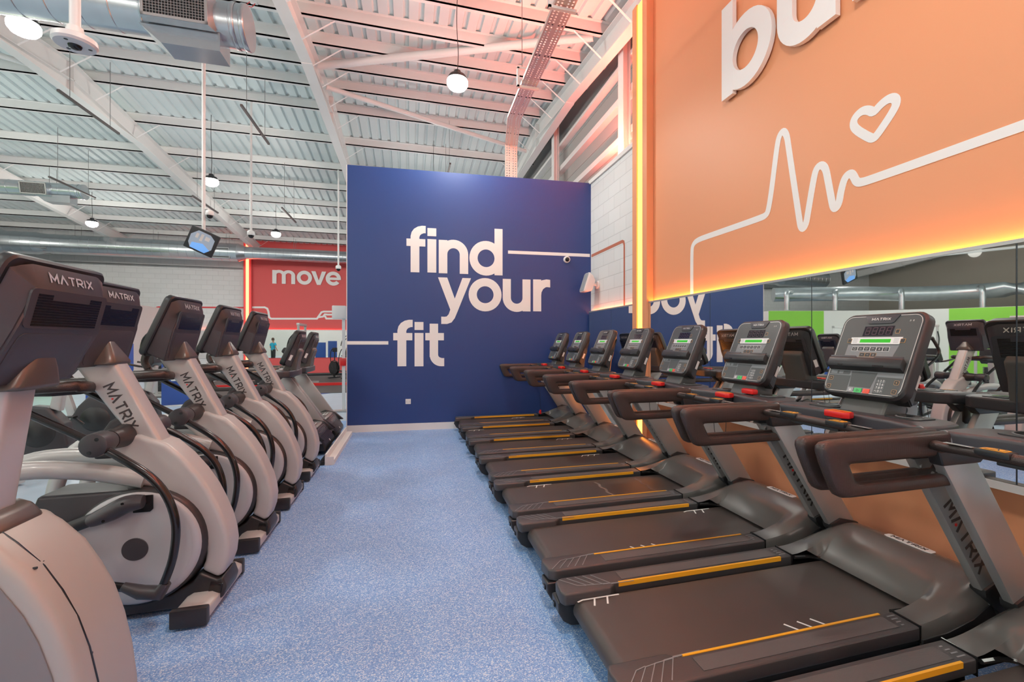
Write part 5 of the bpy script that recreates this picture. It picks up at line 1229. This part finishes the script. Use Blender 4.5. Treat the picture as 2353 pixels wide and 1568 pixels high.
MB().tube(crom([(0, 0, .05), (-.03, 0, .08), (-.06, 0, .07)], 4), .012, n=8).build('side_arm', 'white_pl', dc)
for (x, y, z, lb) in ((-3.6, 12.685, 4.05, 'white dome camera on a long drop pole left of the red vertical light'), (-2.12, 15.935, 3.80, 'small dome camera on a drop pole just over the last letter of move')):
    t = dome('pole_camera', lb, (x, y, z), 0, 1.5)
    MB().tube([(0, 0, .05), (0, 0, roofz(y, ZS) - .209 - z)], .026, n=12).build('drop_pole', 'steel_white', t, 60)
t = thing('roof_sensor', 'small sensor clipped under a purlin near the duct end', 'sensor', (-2.35, 8.42, 6.86))
MB().box(-.05, .05, -.03, .03, -.03, .0, .006).build('sensor_body', 'white_pl', t, 30)
MB().tube(crom([(-.04, 0, -.0), (-.10, 0, -.07), (-.03, 0, -.09), (.02, 0, -.02)], 4), .006, n=6).build('loose_wire', 'redpl', t)

# ---- ducts
def duct(lab, x0, x1, y, z, r, grilles=(), spiral=.30, cap=True, segs=None, lower=None):
    t = thing('air_duct', lab, 'duct', ((x0 + x1)/2, y, z)); L_ = x1 - x0
    def RX(x):
        if not segs: return r
        for (a, b, rr) in segs:
            if a <= x <= b: return rr
        return r
    P = []; R_ = []; x = x0
    while x < x1 - .02:
        rr = RX(x)
        P += [x, x + .006, x + .012, x + .018]; R_ += [rr, rr + .006, rr + .006, rr]; x += spiral
    P.append(x1); R_.append(RX(x1))
    MB().tube([(a - (x0+x1)/2, 0, 0) for a in P], R_, n=40, caps=False).build('duct_run', 'galv', t, 30)
    if cap:
        MB().tube([(x1 - (x0+x1)/2 - .06, 0, 0), (x1 - (x0+x1)/2 - .05, 0, 0), (x1 - (x0+x1)/2 - .01, 0, 0), (x1 - (x0+x1)/2, 0, 0)], [r + .004, r + .012, r + .012, r + .004], n=40).build('end_cap', 'galv', t, 40)
        MB().tube([(L_/2 - .16, 0, 0), (L_/2 - .15, 0, 0), (L_/2 - .12, 0, 0), (L_/2 - .11, 0, 0)], [r + .004, r + .010, r + .010, r + .004], n=40, caps=False).build('joint_band', 'galv', t, 40)
    for (gx, gw, gh, ang) in grilles:
        T = Matrix.Translation((gx - (x0+x1)/2, 0, 0)) @ Matrix.Rotation(ang, 4, 'X')       # local -Y is outwards
        a, b = gw/2, gh/2; d0 = r * .80; d1 = r + .085
        bx_ = MB().loft([[T @ Vector((sx*a*k, -dd, sy*b*k2)) for sx, sy in ((-1,-1), (1,-1), (1,1), (-1,1))] for dd, k, k2 in ((d0, 1.12, 1.02), (d1, 1, 1))])
        go = bx_.build('branch_box', 'galv', t, 0)
        fr = MB()
        for (xa, xb, za, zb) in ((-a, a, -b, -b + .03), (-a, a, b - .03, b), (-a, -a + .03, -b, b), (a - .03, a, -b, b)):
            fr.box(xa, xb, -d1 - .012, -d1 - .0005, za, zb, T=T)
        fr.build('grille_frame', 'alu', go, 0)
        MB().box(-a + .03, a - .03, -d1 - .003, -d1 - .0005, -b + .03, b - .03, T=T).build('grille_back', 'blackgloss', go, 0)
        br = MB(); n1 = int((gw - .06) / .030); n2 = int((gh - .06) / .030)
        for k in range(1, n1): br.box(-a + .03 + k*(gw - .06)/n1 - .002, -a + .03 + k*(gw - .06)/n1 + .002, -d1 - .010, -d1 - .0035, -b + .03, b - .03, T=T)
        for k in range(1, n2): br.box(-a + .03, a - .03, -d1 - .0105, -d1 - .004, -b + .03 + k*(gh - .06)/n2 - .002, -b + .03 + k*(gh - .06)/n2 + .002, T=T)
        br.build('grille_bars', 'alu', go, 0)
    if lower:
        a, b = lower; hx = (x0 + x1)/2
        MB().prism([(a - .22 - hx, -r*.9), (a - hx, -r - .17), (b - hx, -r - .17), (b - hx, -r*.8)], 'y', -.17, .17, 0).build('branch_box', 'galv', t, 0)
    k = x0 + .6; ws = 0
    while k < x1 and ws < 12:
        for s in (-1, 1):
            MB().tube([(k - (x0+x1)/2, s*r*.7, r*.75), (k - (x0+x1)/2, s*r*.7, roofz(y, ZS) - .22 - z)], .0055, n=5).build('hanger_wire', 'wire', t)
        k += 2.6; ws += 1
    return t
duct('large near air duct with a square grille and round end cap at the top left', -9.0, -1.93, 6.75, 5.44, .258, [(-2.60, .66, .40, math.radians(4))], lower=(-2.80, -2.20))
duct('short air duct with a small grille at the left edge, beyond the near duct', -16.0, -9.42, 17.6, 6.02, .215, [(-10.5, .62, .34, math.radians(10))], lower=(-10.3, -9.7))
duct('long horizontal air duct crossing in front of the far white and red walls', -18.5, 1.0, 23.3, 5.36, .27, [(-7.7, .75, .45, math.radians(15)), (-13.9, .75, .4, math.radians(60))], cap=False, segs=[(-30, -14.9, .50), (-14.9, -13.8, .43), (-13.8, -7.0, .385)])
vd = thing('air_duct', 'thick duct with bent branches lying over the side rooms, seen in the mirror', 'duct', (-16, 16, 3.9))
def vpart(nm, pts, r_):
    MB().tube([Vector(p) - Vector((-16, 16, 3.9)) for p in pts], r_, n=24).build(nm, 'galv', vd, 50)
vpart('duct_run', crom([(-12.0, 20.3, 3.95), (-15.6, 18.6, 3.95), (-17.8, 17.6, 3.9), (-19.8, 15.6, 3.9), (-21.0, 11.0, 3.9), (-21.4, 2, 3.9)], 5), .36)
for (x, y) in [(-11.6, 18.95), (-13.9, 18.3), (-16.4, 16.9), (-18.6, 14.9), (-19.6, 12.5), (-20.4, 9.5)]:
    vpart('branch_duct', crom([(x, y, 3.05), (x, y, 3.6), (x - .1, y + .1, 3.95), (x - 1.2, y + .9, 4.05)], 4), .12)
for k, (z, y) in enumerate(((5.1, 3.0), (5.75, 5.0))):
    tag(MB().tube([(-20.5, y, z), (-13.0, y + 12, z - .2)], .05, n=10).build('service_pipe', 'steel_white'), ['lower', 'upper'][k] + ' thin white pipe under the roof, seen in the mirror', 'pipe', 'thin pipes over the side rooms')
for k in range(7):
    tag(MB().tube([(-18.5 + k*1.6, YF - .25, 4.85), (-18.5 + k*1.6 + 1.59, YF - .25, 4.85)], .022, n=8).build('service_pipe', 'wire'), 'thin grey conduit length under the long far duct, part %s from the left' % ['one', 'two', 'three', 'four', 'five', 'six', 'seven'][k], 'pipe', 'conduit under the far duct')

# perforated cable tray
def tray(lab):
    t = thing('cable_tray', lab, 'cable tray', (0, 0, 0)); w_ = .22; 
    path = [Vector((1.55, 2.2, 5.02)), Vector((1.58, 5.0, 5.05)), Vector((1.62, 7.4, 5.07)), Vector((1.78, 8.38, 5.06)), Vector((1.78, 8.385, 3.6))]
    mb = MB(); nx = 9; xs_ = [0, .10, .18, .30, .38, .62, .70, .82, .90, 1.0]
    for a, b in zip(path[:-1], path[1:]):
        d = b - a; L_ = d.length; d.normalize(); side = Vector((1, 0, 0)); side = (side - d*side.dot(d)).normalized()
        up = side.cross(d); n = int(L_ / .045)
        for i in range(n):
            y0, y1 = i/n*L_, (i + .45)/n*L_; y2 = (i + 1)/n*L_
            for j in range(9):
                x0_, x1_ = (xs_[j] - .5)*w_, (xs_[j+1] - .5)*w_
                mb.quad(a + d*y1 + side*x0_, a + d*y2 + side*x0_, a + d*y2 + side*x1_, a + d*y1 + side*x1_)
                if j % 2 == 0: mb.quad(a + d*y0 + side*x0_, a + d*y1 + side*x0_, a + d*y1 + side*x1_, a + d*y0 + side*x1_)
        for sg in (-1, 1):
            e = side * (sg*w_/2); uu = up if up.z > 0 or abs(d.z) > .9 else -up
            mb.quad(a + e, b + e, b + e + uu*.045, a + e + uu*.045)
    mb.build('perforated_tray', 'zinc', t, 0)
    for y, x in ((4.75, 1.575), (6.35, 1.60)):
        br = MB().box(x - .17, x + .14, y - .02, y + .02, 5.005, 5.035).box(x - .17, x - .14, y - .02, y + .02, 5.0, 5.28).box(x - .17, x - .02, y - .02, y + .02, 5.26, 5.29)
        br.build('tray_bracket', 'steel_white', t, 0)
        MB().tube([(x - .10, y, 5.28), (x - .10, y, roofz(y, ZS) - .2)], .005, n=5).build('hanger_rod', 'wire', t)
    return t
tray('perforated metal cable tray glowing orange, running down behind the top of the blue wall')

# hanging steel channels and rods
ch = [(-5.9, 11.2, 5.9, 'dark slotted channel hung below the roof, left of the tall monitor pole'), (-3.0, 10.9, 5.9, 'dark slotted channel under the roof near the dome camera pole'), (-8.6, 15.6, 5.6, 'dark channel under the roof above the short left duct'), (-5.7, 16.0, 5.5, 'dark channel under the roof right of the small far light cord'),
      (-3.6, 16.4, 5.45, 'dark channel under the roof between the far lights'), (-1.75, 16.8, 5.4, 'short dark channel under the roof left of the blue wall top'), (1.0, 13.0, 6.0, 'short dark channel hanging above the top of the blue wall')]
for x, y, z, lb in ch:
    t = thing('hung_channel', lb, 'steel channel', (x, y, z), 0, 'steel channels hung under the roof')
    MB().box(-.02, .02, -.9, .9, -.02, .02).build('channel', 'strut', t, 0)
    for yy in (-.6, .6): MB().tube([(0, yy, .02), (0, yy, roofz(y + yy, ZS) - .2 - z)], .005, n=5).build('hanger_rod', 'wire', t)

# person in a cyan shirt, seen only in the far mirror band
def make_person(x, y, rz):
    t = thing('person', 'person in a cyan shirt standing in the gym, seen in the far mirror', 'person', (x, y, 0), rz)
    def body(name, m, verts, edges, radii):
        me = bpy.data.meshes.new(name); me.from_pydata(verts, edges, []); o = bpy.data.objects.new(name, me); C.objects.link(o); o.parent = t
        me.materials.append(M[m]); md = o.modifiers.new('skin', 'SKIN')
        for i, r in enumerate(radii): me.skin_vertices[0].data[i].radius = r if isinstance(r, tuple) else (r, r)
        me.skin_vertices[0].data[0].use_root = True
        o.modifiers.new('sub', 'SUBSURF').levels = 1; o.modifiers['sub'].render_levels = 2; md.use_smooth_shade = True
        return o
    V = [(0, 0, .95), (0, 0, 1.15), (0, 0, 1.38), (0, 0, 1.47), (0, .01, 1.56), (0, .01, 1.68),
         (.09, 0, .90), (.10, 0, .50), (.10, .02, .09), (.10, -.13, .04), (-.09, 0, .90), (-.10, 0, .50), (-.10, .02, .09), (-.10, -.13, .04),
         (.19, 0, 1.40), (.24, .02, 1.12), (.22, -.12, .92), (.21, -.18, .84), (-.19, 0, 1.40), (-.24, .02, 1.12), (-.22, -.12, .92), (-.21, -.18, .84)]
    E = [(0,1),(1,2),(2,3),(3,4),(4,5),(0,6),(6,7),(7,8),(8,9),(0,10),(10,11),(11,12),(12,13),(2,14),(14,15),(15,16),(16,17),(2,18),(18,19),(19,20),(20,21)]
    Rr = [(.14,.10),(.13,.09),(.15,.09),.055,.075,.085,.085,.058,.04,.035,.085,.058,.04,.035,.055,.042,.030,.028,.055,.042,.030,.028]
    bo = body('body', 'skin', V, E, Rr)
    MB().tube([(0, 0, .92), (0, 0, 1.0), (0, 0, 1.2), (0, 0, 1.38), (0, 0, 1.46)], [.155, .15, .155, .175, .08], [.115, .11, .115, .115, .07], ref=(1, 0, 0), n=20).tube([(.15, 0, 1.41), (.24, .01, 1.24)], .068, n=12).tube([(-.15, 0, 1.41), (-.24, .01, 1.24)], .068, n=12).build('shirt', 'cyan', bo)
    for s in (-1, 1): MB().tube([(s*.08, 0, .96), (s*.10, 0, .5), (s*.10, .02, .12)], [.10, .075, .058], n=14).build('trouser_leg', 'pad', bo)
    MB().tube([(0, .02, 1.60), (0, .02, 1.70), (0, .02, 1.775), (0, .02, 1.79)], [.088, .097, .06, .01], n=16).build('hair', 'hair', bo)
make_person(-9.1, 12.6, .6)
#@@LIGHTS
def bay(x, y, lab, z=BAY_Z):
    t = thing('high_bay_light', lab, 'ceiling light', (x, y, z), 0, 'high bay lights hanging from the roof')
    MB().tube([(0, 0, .19), (0, 0, .14), (0, 0, .12), (0, 0, .07), (0, 0, .055)], [.05, .06, .12, .15, .15], n=24).build('lamp_housing', 'black', t)
    MB().tube([(0, 0, .054), (0, 0, .03), (0, 0, -.03), (0, 0, -.08), (0, 0, -.11), (0, 0, -.12)], [.145, .158, .155, .12, .06, .01], n=24).build('lens', 'lamp', t)
    top = roofz(y, ZS) - .2 - z
    MB().tube(crom([(0, 0, .17), (.012, 0, top * .35), (-.01, .01, top * .7), (0, 0, top)]), .006, n=6).build('cable', 'black', t)
    l = bpy.data.lights.new('lamp', 'SPOT'); l.energy = BAY_POWER * .50; l.spot_size = math.radians(168); l.spot_blend = .5; l.color = BAY_COL; l.shadow_soft_size = .22
    lo = bpy.data.objects.new('lamp', l); C.objects.link(lo); lo.location = (0, 0, -.30); lo.parent = t
    l = bpy.data.lights.new('lamp', 'POINT'); l.energy = BAY_POWER * .52; l.color = BAY_COL; l.shadow_soft_size = .22
    lo = bpy.data.objects.new('lamp', l); C.objects.link(lo); lo.location = (0, 0, -.30); lo.parent = t
names = {(0, 2): 'high bay light hanging above the right-hand treadmills, brightest in the view', (1, 2): 'high bay light at the top left corner, below the near duct', (1, 3): 'high bay light on a dark cord between the monitor pole and the blue wall', (2, 4): 'small far high bay light at the left, above the long duct', (1, 4): 'small far high bay light in front of the red wall'}
cols = ['over the right-hand treadmills', 'over the left-hand row', 'over the middle of the hall', 'over the side rooms end of the hall']
rows = ['far behind the camera', 'just behind the camera', 'level with the cross trainers', 'beyond the blue wall', 'close to the far wall']
for i, X in enumerate(BAY_X):
    for j, Y in enumerate(BAY_Y):
        bay(X + (.05 if j == 2 else 0), Y + (.22 if (i, j) == (1, 2) else 0), names.get((i, j), 'high bay light %s, %s' % (cols[i], rows[j])))
